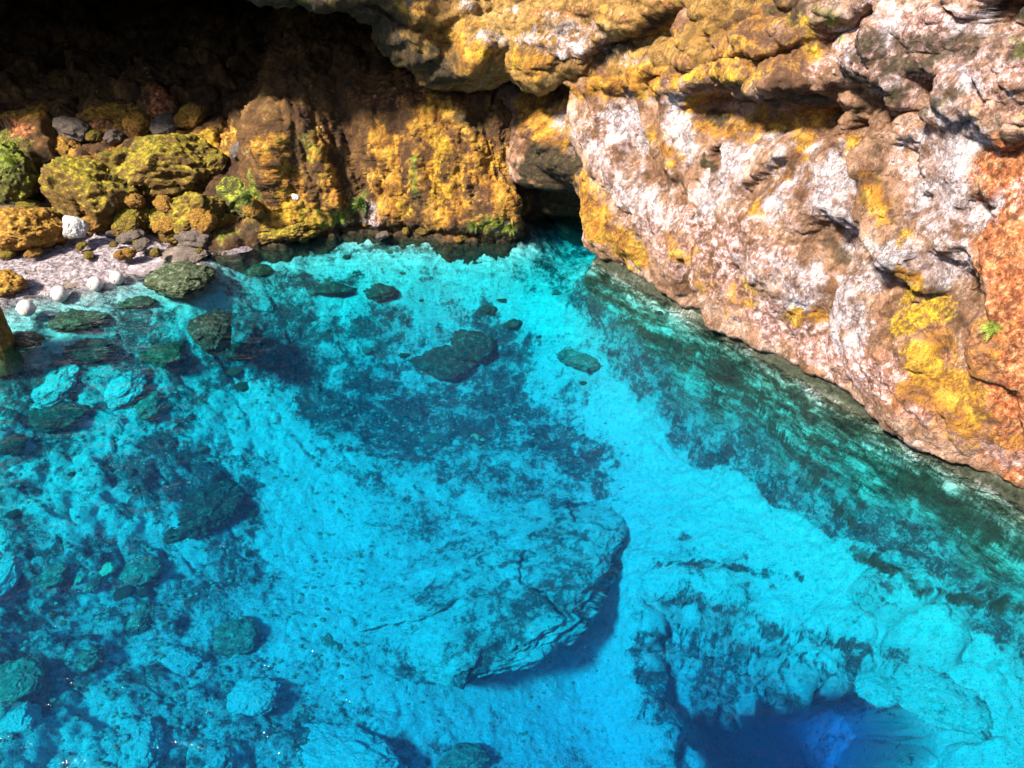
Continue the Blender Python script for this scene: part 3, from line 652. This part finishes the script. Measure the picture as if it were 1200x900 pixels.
def rock_shape(seed, sub=5, planes=11, rough=.10, sharp=11.0):
    rough *= 1.9
    D, Fc = ico(sub); r = np.random.default_rng(seed)
    n = r.normal(size=(planes, 3)); n /= np.linalg.norm(n, axis=1)[:, None]
    h = r.uniform(.62, .98, planes)
    dd = np.clip(D @ n.T, .02, None)
    rad = np.power((np.power(np.minimum(1.15, h / dd), -sharp)).sum(1), -1 / sharp)
    rad = np.minimum(rad * 1.1, 1.12)
    V = D * rad[:, None]; o = r.uniform(-50, 50, 3)
    k = 1 + rough * fbm(V * 1.6 + o, 4, .55, seed) + rough * .62 * ridged(V * 3.4 + o, 5, .62, seed + 3) + rough * .32 * fbm(V * 12 + o, 3, .65, seed + 5)
    k += (rough * .9) * facets(V * 1.9 + o, seed) * (sub > 2)
    V = V * k[:, None]
    return V / np.abs(V).max(0), Fc

def rock(name, label, cat, px, py, wpx, hpx, mat, seed, z=None, tall=.55, sink=.35, yaw=0., tilt=0., group=None, sub=6, planes=11, rough=.10, depth=None):
    """a stone whose outline measures wpx x hpx at (px, py) in the photograph, standing at its true distance"""
    c = hit_bed(px, py + hpx * .2) if z is None else at(px, py + hpx * .2, z)
    dist = (c - CAM) @ FW; dep = math.atan2(CAMZ - c[2], math.hypot(c[0], c[1]))
    w = wpx * dist / F; hv = hpx * dist / F
    tall *= .8
    hgt = w * tall if depth is None else hv * .8
    d = max((hv - hgt * math.cos(dep) * .55) / math.sin(dep), w * .35) if depth is None else depth
    V, Fc = rock_shape(seed, sub, planes, rough)
    V = V * np.array([w / 2, d / 2, hgt / 2])
    rr_ = np.random.default_rng(seed).uniform(-30, 30, 3)
    o = mesh_from(name, V, Fc, mat, {'algae_shade': np.clip(.30 + .9 * fbm(V * 1.4 + rr_, 4, .6, seed), 0, .9)} if mat is BED else None)
    o.location = (c[0], c[1], c[2] + hgt * (.5 - sink)); o.rotation_euler = (tilt, 0, yaw)
    return tag(o, label, cat, group)

G1 = 'rocks under the water'
SB = 'submerged_rock'
def sub_rock(label, *a, **k): return rock(SB, label, 'rock', *a, group=G1, **k)
sub_rock('upright dark green boulder in shallow water, tallest stone of the left shallows', 252, 388, 56, 66, DARKR, 3, z=-.5, tall=.95, sink=.2, yaw=.2, planes=9)
sub_rock('low dark stone leaning against the right foot of the upright green boulder', 278, 408, 34, 26, DARKR, 4, tall=.5)
sub_rock('broad mossy dark rock half sunk at the end of the pink ledge', 208, 318, 92, 50, GREENR, 5, z=-.06, tall=.35, sink=.45)
sub_rock('flat green slab just below the white floats', 88, 368, 80, 32, GREENR, 6, tall=.22, sink=.3)
sub_rock('flat teal slab right of the white floats, under shallow water', 150, 352, 66, 20, GREENR, 7, tall=.18, sink=.3)
sub_rock('dark wedge shaped rock below the flat green slab', 98, 408, 72, 36, DARKR, 8, tall=.4, yaw=.2)
sub_rock('tilted slab with pale silt on top and dark right edge, far left shallows', 58, 445, 66, 52, BED, 9, tall=.4, tilt=.25, yaw=-.4, planes=8)
sub_rock('pale topped leaning slab beside the round dim stone', 140, 448, 64, 50, BED, 10, tall=.4, tilt=.25, yaw=-.4, planes=8)
sub_rock('black rock below the two leaning pale slabs', 66, 482, 78, 44, DARKR, 11, tall=.45)
sub_rock('round dim blue stone right of the leaning pale slab', 180, 464, 48, 48, BLUER, 12, tall=.6)
sub_rock('small black boulder at the left picture edge', 14, 518, 42, 32, DARKR, 13, tall=.6)
sub_rock('dark rock beside the brown rock column', 28, 396, 46, 28, DARKR, 14, tall=.5, z=-.12)
sub_rock('long dim stone in the shallows between green boulder and leaning slabs', 190, 400, 60, 46, GREENR, 15, tall=.3, sink=.4, yaw=.5)
sub_rock('large dark blue rock mass on the pale silt left of centre', 232, 575, 130, 88, DARKR, 16, tall=.26, sink=.5, rough=.16)
sub_rock('flat dark slab with a sharp lower edge near the middle of the far pool', 520, 418, 92, 46, DARKR, 17, tall=.28, sink=.25, tilt=.12, planes=8)
sub_rock('dark block behind the flat slab in the far pool', 560, 390, 66, 54, DARKR, 18, tall=.5)
sub_rock('small dark knob behind the dark block in the far pool', 572, 360, 30, 18, DARKR, 19, tall=.5)
sub_rock('small dark stone right of the dark block in the far pool', 602, 376, 26, 18, DARKR, 20, tall=.5)
sub_rock('oval black stone in the far shallows below the flowstone wall', 446, 338, 52, 26, DARKR, 21, tall=.4)
sub_rock('flat black stone left of the oval black stone', 390, 336, 56, 18, DARKR, 22, tall=.25)
sub_rock('flat black stone in shallows nearest the back wall', 300, 314, 44, 20, GREENR, 23, tall=.35)
sub_rock('low silty ledge with a dark lower rim beside the right shelf', 688, 412, 70, 40, BLUER, 24, tall=.3, sink=.45, yaw=.3)
sa, sb = hit_bed(735, 615), hit_bed(480, 792)
se = (sb - sa); sl = np.linalg.norm(se[:2]); ex = se / sl; ey = np.array([-ex[1], ex[0], 0]); ey = -ey if ey[0] > 0 else ey
VS, FS = rock_shape(25, 7, 18, .07, 9)
VS = VS * np.array([sl * .64, sl * .48, .55])
VS[:, 2] += np.clip(-VS[:, 1], -1, 2) * .22
VS[:, 2] += .06 * ridged(VS * np.array([1.2, 2.2, 2]), 5, .62, 251) + .03 * facets(VS * 1.3 + 3, 252)
lm = np.c_[ex, ey, [0, 0, 1]]
VS = VS @ np.c_[np.r_[ex[:2], 0], np.r_[ey[:2], 0], [0, 0, 1]].T
VS[:, 2] += VS[:, 0:1].dot([1]) * 0
slab = mesh_from(SB, VS, FS, BED, {'algae_shade': np.clip(.66 + 1.0 * fbm(VS * 1.1, 5, .6, 25), .15, .95)})
sc_ = (sa + sb) / 2 + ey * sl * .30 + np.array([.22, -.48, 0]); sz = bed_smooth(sc_[None, :2])[0][0]
slab.location = (sc_[0], sc_[1], sz + .02)
tag(slab, 'huge flat silt covered slab with a dark undercut right side in the pool centre', 'rock', G1)
sub_rock('smooth blue boulder on bright silt in the lower left', 277, 740, 64, 52, BLUER, 26, tall=.6, sink=.3)
sub_rock('small blue boulder right of the smooth blue boulder', 386, 744, 38, 42, BLUER, 27, tall=.5)
sub_rock('round grey boulder beside pale yellow stones in the left rubble', 58, 668, 44, 38, BLUER, 28, tall=.6)
sub_rock('grey boulder cut by the left picture edge in the rubble', 2, 668, 44, 64, BED, 29, tall=.6)
sub_rock('blocky blue stone in the middle of the left rubble', 162, 716, 52, 42, BLUER, 30, tall=.6)
sub_rock('silty boulder in the lower left with crack on its right side', 292, 808, 86, 54, BED, 31, tall=.4, sink=.3)
sub_rock('long pale slab at the lower left with a black gap beside it', 165, 866, 68, 78, BED, 32, tall=.45, sink=.3, yaw=.2)
sub_rock('broad sloping rock at the bottom edge with a dark right flank', 400, 880, 170, 96, BED, 33, tall=.36, sink=.35, yaw=-.3)
sub_rock('low dim rock at the bottom edge right of the broad sloping rock', 530, 878, 92, 56, BLUER, 34, tall=.32, sink=.4)
sub_rock('dark gap edged rock in the lower left corner', 22, 842, 66, 54, BED, 35, tall=.6, sink=.3, yaw=.5)
sub_rock('dim rock above the lower left corner rock', 20, 785, 74, 60, BLUER, 36, tall=.5, sink=.35)
sub_rock('pale yellow square stone, larger of the pair in the left rubble', 125, 664, 28, 24, PALER, 37, tall=.6, sink=.3)
sub_rock('pale yellow narrow stone left of the square one', 97, 668, 16, 30, PALER, 38, tall=.8, sink=.3)
sub_rock('greenish yellow stone above the two pale yellow stones', 92, 626, 28, 22, PALER, 39, tall=.5, sink=.35)
sub_rock('dim blue stone right of the square pale yellow stone', 166, 662, 52, 44, BLUER, 40, tall=.5, sink=.35)
sub_rock('narrow dark stone between the pale yellow pair', 110, 678, 20, 28, BLUER, 41, tall=.8)
sub_rock('round pale stone in the dark patch at the pool centre', 552, 512, 44, 22, PALER, 42, tall=.3, sink=.4)
sub_rock('small white stone just above the round pale stone', 548, 492, 14, 12, PALER, 43, tall=.6)
sub_rock('pale knob on the dark shelf under the right wall', 1042, 520, 26, 18, PALER, 44, tall=.5, sink=.45)
sub_rock('large pale terrace block right of the deep blue shaft', 1110, 800, 120, 90, BED, 45, tall=.35, sink=.45, planes=8, sub=6)
sub_rock('pale boulder at the right edge beside the terrace block', 1192, 830, 80, 90, BED, 46, tall=.4, sink=.45)
sub_rock('cracked pale block on the rim of the deep blue shaft', 1030, 800, 60, 46, BED, 47, tall=.5, sink=.4, planes=8)
sub_rock('dim stone at the bottom edge under the silty boulder', 250, 878, 58, 50, BED, 48, tall=.45, sink=.3)
sub_rock('grey stone cluster top, lower left rubble beside the dim rock', 92, 760, 70, 48, BLUER, 49, tall=.5, sink=.4)
sub_rock('dim stone upper left of the smooth blue boulder', 205, 770, 66, 44, BED, 50, tall=.4, sink=.4)

# small dark stones that nothing tells apart
spots = []
r_ = np.random.default_rng(5)
for (x0, x1, y0, y1, n) in [(280, 720, 295, 420, 40), (60, 320, 400, 560, 12), (10, 330, 540, 800, 30), (700, 860, 340, 450, 8), (330, 700, 420, 620, 8)]:
    for k in range(n): spots.append((r_.uniform(x0, x1), r_.uniform(y0, y1), 8 + 14 * r_.random() ** 2.2))
protos = [mesh_from('small_stone', *rock_shape(200 + k, 3, 9, .12), [DARKR, GREENR, BLUER][k % 3]) for k in range(6)]
used = 0
for k, (px, py, w) in enumerate(spots):
    c = hit_bed(px, py); s = w * ((c - CAM) @ FW) / F / 2
    p = protos[k % 6]; o = p if k < 6 else p.copy()
    if k >= 6: COL.objects.link(o)
    o.location = (c[0], c[1], c[2] + s * .2); o.scale = (s * r_.uniform(.8, 1.2), s * r_.uniform(.8, 1.3), s * .42); o.rotation_euler = (0, 0, r_.uniform(0, 6.28))
    tag(o, 'small dark stone lying among others on the pale lakebed', 'stone', 'small stones scattered over the lakebed')

# gravel, uncountable
Vs, Fs, nb = [], [], 0
gs = [rock_shape(300 + k, 1, 7, .1) for k in range(8)]
for k in range(2400):
    u = r_.random()
    if u < .6: px, py = r_.uniform(-20, 420), r_.uniform(480, 900)
    elif u < .85: px, py = r_.uniform(200, 760), r_.uniform(290, 520)
    else: px, py = r_.uniform(400, 760), r_.uniform(480, 900)
    zb = -.4 if py < 330 else -2.0
    c = at(px, py, zb); Vs.append((c[0], c[1])); Fs.append(r_.uniform(.012, .05) * (1 if u < .6 else .8))
gx = np.array(Vs); gz, _ = bed_smooth(gx)
# follow the built relief of the lakebed
ix = np.clip(np.searchsorted(xs, gx[:, 0]), 0, len(xs) - 1); iy = np.clip(np.searchsorted(ys, gx[:, 1]), 0, len(ys) - 1)
gz = V.reshape(len(xs), len(ys), 3)[ix, iy, 2]
GV, GF = [], []; nb = 0
for k in range(len(gx)):
    v_, f_ = gs[k % 8]; a = r_.uniform(0, 6.28); s = Fs[k]
    R = np.array([[math.cos(a), -math.sin(a), 0], [.7 * math.sin(a), .7 * math.cos(a), 0], [0, 0, .45]])
    GV.append(v_ * s @ R.T + (gx[k, 0], gx[k, 1], gz[k] + s * .2)); GF.append(f_ + nb); nb += len(v_)
GRAV = mat_rock('gravel_stone', [(.3, (.05, .06, .045)), (.5, (.36, .36, .27)), (.64, (.70, .68, .56))])
grav = mesh_from('gravel', np.vstack(GV), np.vstack(GF), GRAV); tag(grav, kind='stuff')

# boulders of the left shore, above the water
G2 = 'mossy boulders heaped on the left shore'
def shore(label, px, py, w, h, y, mat, seed, **k):
    c = at_y(px, py, y)
    d = (c - CAM) @ FW; wx = w * d / F; hz = h * d / F
    V_, F_ = rock_shape(seed, k.pop('sub', 6), k.pop('planes', 12), k.pop('rough', .10), 16)
    wx *= 1.12; c = c + ray(px, py) * .022 * d
    V_ = V_ * np.array([wx / 2, k.pop('deep', .8) * wx / 2, hz / 2 * 1.08])
    o = mesh_from('mossy_boulder', V_, F_, mat); o.location = c; o.rotation_euler = (k.pop('tilt', 0), k.pop('roll', 0), 0)
    return tag(o, label, 'boulder', G2)
shore('largest mossy boulder, yellow on top with a black hollow under it', 200, 190, 150, 84, 14.0, MOSSR, 60, roll=.08)
shore('yellow topped mossy boulder right above the pink ledge, below the largest boulder', 226, 254, 108, 66, 13.1, MOSSR, 61, roll=-.2)
shore('smooth golden sloping boulder left of the largest boulder', 112, 232, 112, 100, 13.2, MOSSR, 62, roll=.3, deep=.9)
shore('bright green mossy boulder at the left picture edge', 12, 205, 84, 78, 13.2, GREENMOSS, 63)
shore('round green mossy stone between yellow boulder and flowstone', 288, 228, 64, 48, 13.4, GREENMOSS, 64)
shore('tall brown boulder leaning on the flowstone wall', 345, 196, 96, 100, 14.2, BROWNR, 65, roll=-.35, deep=.6)
shore('ochre boulder behind and right of the largest boulder', 292, 178, 62, 70, 14.4, BROWNR, 66)
shore('dark orange boulder half lost in the shadow behind the largest boulder', 150, 150, 120, 60, 15.6, BROWNR, 67)
shore('rusty boulder in the shadow at the far left', 40, 150, 100, 56, 15.4, BROWNR, 68)
shore('small ochre boulder touching the water below the golden one', 30, 268, 100, 56, 12.3, BROWNR, 69, roll=.1)
shore('low mossy boulder at the waterline right of the pink ledge', 330, 262, 100, 42, 13.3, MOSSR, 70)
shore('narrow mossy stone wedged below the golden boulder', 158, 262, 46, 50, 12.9, MOSSR, 71)
shore('small dark mossy rock with pale top beside the rock column', 8, 330, 44, 32, 10.9, BROWNR, 72, sub=5)
r2 = np.random.default_rng(91)
rp = [mesh_from('rubble_stone', *rock_shape(400 + k, 5, 7, .08, 22), [BROWNR, MOSSR, BROWNR, GREYR][k]) for k in range(4)]
kk = 0
for (x0, x1, y0, y1, n, yy) in [(0, 280, 135, 180, 16, 15.0), (0, 300, 175, 230, 16, 14.0), (0, 320, 230, 282, 26, 13.0), (300, 620, 262, 282, 18, 13.35), (0, 240, 284, 300, 12, 12.25)]:
    for k in range(n):
        px, py = r2.uniform(x0, x1), r2.uniform(y0, y1); f_ = (py - y0) / (y1 - y0)
        c = at_y(px, py, yy + .45 * (.5 - f_)); w = r2.uniform(14, 46) if y0 < 260 else r2.uniform(8, 22); ss = w * ((c - CAM) @ FW) / F / 2
        o = rp[kk % 4] if kk < 4 else rp[r2.integers(0, 4)].copy()
        if kk >= 4: COL.objects.link(o)
        kk += 1
        o.location = c; o.scale = (ss * r2.uniform(.8, 1.3), ss, ss * r2.uniform(.5, .9)); o.rotation_euler = (r2.uniform(-.4, .4), r2.uniform(-.5, .5), r2.uniform(0, 6))
        tag(o, 'rough brown rubble stone wedged among the mossy boulders of the cave shore', 'stone', 'rubble stones of the shore')
def stone(name, label, cat, px, py, w, h, y, mat, seed, flatn=.8, grp=None, roll=0):
    c = at_y(px, py, y); d = (c - CAM) @ FW
    V_, F_ = rock_shape(seed, 6, 10, .06, 14)
    V_ = V_ * np.array([w * d / F / 2, flatn * w * d / F / 2, h * d / F / 2])
    o = mesh_from(name, V_, F_, mat); o.location = c; o.rotation_euler = (0, roll, 0)
    return tag(o, label, cat, grp)
stone('white_stone', 'bright white stone lying under the golden boulder', 'stone', 86, 266, 34, 30, 12.45, WHITER, 83)
stone('white_stone', 'small white stone on the mossy slope beside the flowstone', 'stone', 346, 231, 11, 9, 13.0, WHITER, 81)
# flat ledges at the waterline
def ledge(label, px, py, w, h, z, mat, seed, thick=.12, yaw=0.):
    c = at(px, py, z); d = (c - CAM) @ FW; dep = math.atan2(CAMZ - z, math.hypot(c[0], c[1]))
    V_, F_ = rock_shape(seed, 6, 9, .07)
    V_ = V_ * np.array([w * d / F / 2, h * d / F / 2 / math.sin(dep), thick])
    o = mesh_from('flat_rock', V_, F_, mat); o.location = c; o.rotation_euler = (0, 0, yaw)
    return tag(o, label, 'flat rock', 'flat rocks at the left waterline')
ledge('broad pink flat rock at the waterline under the mossy boulders', 150, 309, 150, 34, -.02, PINKR, 90, .10, -.08)
ledge('grey brown flat rock with dark front left of the pink one', 60, 312, 64, 22, .05, GREYR, 91, .10)
ledge('pale flat rock behind the two leftmost floats', 46, 334, 76, 20, -.03, PINKR, 92, .06)
ledge('dark grey flat rock at the right end of the pink one', 215, 300, 60, 22, .04, GREYR, 93, .12)
ledge('pale flat rock right of the pink one by the yellow boulder', 262, 292, 70, 14, .0, PINKR, 94, .07)
ledge('dark stone slab between the pale flat rock and the floats', 82, 330, 50, 14, .0, GREYR, 95, .07)

# brown rock column at the left edge
n1_, n2_ = 60, 120
th = np.linspace(0, 2 * math.pi, n1_, endpoint=False); h = np.linspace(-.4, .78, n2_)
TH, H = np.meshgrid(th, h, indexing='ij')
c = at(-4, 408, 0)
R_ = .24 + .06 * np.clip(.3 - H, 0, 1) - .05 * np.clip(H - .2, 0, 1); R_ = R_ * np.where(H > .62, np.sqrt(np.clip((.79 - H) / .17, 0.01, 1)), 1) * .85
cx = np.stack([np.cos(TH), np.sin(TH), H * 1.0], -1)
R_ = R_ * (1 + .22 * fbm(np.stack([np.cos(TH) * 1.5, np.sin(TH) * 1.5, H * 1.2], -1), 4, .6, 5) + .10 * ridged(np.stack([np.cos(TH) * 5, np.sin(TH) * 5, H * 1.5], -1), 4, .6, 6))
PC = np.stack([R_ * np.cos(TH) + .05 * H, R_ * np.sin(TH), H], -1)
idx = np.arange(n1_ * n2_).reshape(n1_, n2_); j = np.roll(idx, -1, 0)
fc = np.stack([idx[:, :-1], j[:, :-1], j[:, 1:], idx[:, 1:]], -1).reshape(-1, 4)
colm = mesh_from('rock_column', PC.reshape(-1, 3), fc, BROWNR); colm.location = (c[0] - .05, c[1] + .1, 0)
tag(colm, 'brown upright rock column standing in the water at the left edge', 'rock column')

# ------------------------------------------------------------------ ball floats
def mat_plain(name, c1, c2, rough=.4, scale=14):
    t = NT(name); n = t.noise(t.coord(), scale, 6, .65)
    return t.finish(t.ramp(n, [(.35, c1), (.6, c2)]), rough, n, .15, .01, .4)
FLOATM = mat_plain('worn_white_plastic', (.36, .30, .26), (.58, .51, .46), .5)
COLLAR = mat_plain('dull_plastic_collar', (.45, .38, .32), (.62, .56, .5), .5)
def lathe(name, prof, mat, parent, n=48):
    V_, F_ = [], []
    for (r, x) in prof:
        for k in range(n):
            a = 2 * math.pi * k / n; V_.append((x, r * math.cos(a), r * math.sin(a)))
    for i in range(len(prof) - 1):
        for k in range(n): F_.append((i * n + k, i * n + (k + 1) % n, (i + 1) * n + (k + 1) % n, (i + 1) * n + k))
    return mesh_from(name, np.array(V_), np.array(F_), mat, parent=parent)
flab = ['leftmost white ball float, nearest the brown rock column', 'white ball float second from the column, above the flat green slab', 'white ball float third from the column, in front of the pink flat rock', 'rightmost and smallest white ball float, touching the dark mossy rock side']
first = None
for k, (px, py, w) in enumerate([(31, 362, 20), (70, 345, 19), (112, 333, 17), (137, 326, 16)]):
    c = at(px, py, .06); d = (c - CAM) @ FW; r = w * d / F / 2
    e = bpy.data.objects.new('ball_float', None); COL.objects.link(e); e.location = (c[0], c[1], r * .55); e.rotation_euler = (.2 * k, .15, .55 + .3 * k)
    tag(e, flab[k], 'float', 'white ball floats in a row on the water')
    if first is None:
        r0 = r
        pb = [(r * (math.cos(a) + (.025 if abs(a) < .045 else 0)), r * .97 * math.sin(a)) for a in np.linspace(-1.40, 1.40, 61)]
        b0 = lathe('ball', pb, FLOATM, e)
        cb = [lathe('collar', [(r * .05, s * r * .90), (r * .2, s * r * .92), (r * .2, s * r * 1.02), (r * .12, s * r * 1.06), (r * .05, s * r * 1.02)], COLLAR, e, 24) for s in (-1, 1)]
        first = e
    else:
        e.scale = (r / r0,) * 3
        for ch in [b0] + cb:
            o = ch.copy(); COL.objects.link(o); o.parent = e

# ------------------------------------------------------------------ small plants
LEAF = mat_plain('fern_leaf', (.03, .07, .010), (.14, .20, .03), .6, 30)
LEAFY = mat_plain('young_leaf', (.16, .20, .02), (.34, .40, .06), .6, 30)
STEM = mat_plain('plant_stem', (.10, .08, .03), (.2, .18, .06), .7, 30)
def plant(label, pos, size, n, mat, seed, out=(-.4, -.8, .5)):
    r = np.random.default_rng(seed); e = bpy.data.objects.new('small_fern', None); COL.objects.link(e); e.location = pos
    tag(e, label, 'fern', 'small ferns growing on the rock')
    LV, LF, SV, SF = [], [], [], []
    out = np.array(out) / np.linalg.norm(out)
    for k in range(n):
        d = r.normal(size=3); d /= np.linalg.norm(d); d = d * .8 + out; d /= np.linalg.norm(d)
        side = np.cross(d, r.normal(size=3)); side /= np.linalg.norm(side); L = size * r.uniform(.6, 1.1); up = np.array([0, 0, -1.])
        q = [d * L * t + up * L * .35 * t * t for t in np.linspace(0, 1, 9)]
        b = len(SV)
        for p in q: SV += [p - side * size * .012, p + side * size * .012]
        SF += [(b + 2 * i, b + 2 * i + 1, b + 2 * i + 3, b + 2 * i + 2) for i in range(8)]
        for i in range(1, 9):
            for s in (-1, 1):
                l = size * .30 * (1.1 - i / 9) + size * .05; a = q[i]; tip = a + (side * s * .9 + d * .5) * l; wv = d * l * .22
                b = len(LV); LV += [a, a + (tip - a) * .5 + wv, tip, a + (tip - a) * .5 - wv]; LF.append((b, b + 1, b + 2, b + 3))
    mesh_from('fronds', np.array(LV), np.array(LF), mat, parent=e, smooth=False); mesh_from('stems', np.array(SV), np.array(SF), STEM, parent=e, smooth=False)
plant('yellow green fern tuft on the orange part of the right wall', Mw.point(1160, 386)[0], .14, 22, LEAFY, 1, (-.8, -.4, .4))
plant('green fern tuft at the foot of the flowstone between its brown columns', Mb.point(428, 238)[0], .24, 26, LEAF, 2)
plant('pale green fern hanging above the water next to the dark tunnel mouth', Mb.point(600, 270)[0], .22, 26, LEAFY, 3)
plant('dark green fern beside the round green mossy stone', Mb.point(300, 235)[0] + np.array([0, -.35, .1]), .24, 24, LEAF, 4)
plant('small fern low on the flowstone just left of the pale green one', Mb.point(555, 268)[0], .16, 18, LEAF, 5)
plant('bright fern on the mossy slope above the golden boulder at the left edge', at_y(18, 190, 12.75), .22, 24, LEAFY, 6)

# ------------------------------------------------------------------ light, sky, camera
EL, AZ = math.radians(45), math.radians(230)      # clockwise from +Y: from the left and a little behind the camera
sun_dir = Vector((math.sin(AZ) * math.cos(EL), math.cos(AZ) * math.cos(EL), math.sin(EL)))
sd_ = bpy.data.lights.new('sun', 'SUN'); sd_.energy = 5.0; sd_.angle = math.radians(8); sd_.color = (1, .95, .86)
sun = bpy.data.objects.new('sun', sd_); COL.objects.link(sun); sun.rotation_euler = sun_dir.to_track_quat('Z', 'Y').to_euler(); sun.location = (-10, -10, 20)
W = bpy.data.worlds.new('World'); scene.world = W; W.use_nodes = True
nt = W.node_tree; bg = nt.nodes['Background']
sky = nt.nodes.new('ShaderNodeTexSky'); sky.sky_type = 'NISHITA'; sky.sun_disc = False; sky.sun_elevation = EL; sky.sun_rotation = AZ
nt.links.new(sky.outputs[0], bg.inputs[0]); bg.inputs[1].default_value = .10

cd = bpy.data.cameras.new('camera'); cam = bpy.data.objects.new('camera', cd); COL.objects.link(cam)
cam.location = CAM; cam.rotation_euler = (math.radians(90) - PITCH, 0, 0)
cd.sensor_fit = 'HORIZONTAL'; cd.sensor_width = 36; cd.lens = 36 * F / 1200; cd.clip_start = .1; cd.clip_end = 500
scene.camera = cam
scene.view_settings.view_transform = 'Standard'; scene.view_settings.look = 'None'
scene.view_settings.exposure = 1.7; scene.view_settings.gamma = 1; scene.view_settings.use_curve_mapping = False
cy = scene.cycles
cy.max_bounces = 6; cy.diffuse_bounces = 3; cy.glossy_bounces = 3; cy.transparent_max_bounces = 12; cy.volume_bounces = 0
cy.use_denoising = True; cy.caustics_reflective = False; cy.caustics_refractive = False
cy.sample_clamp_indirect = 6
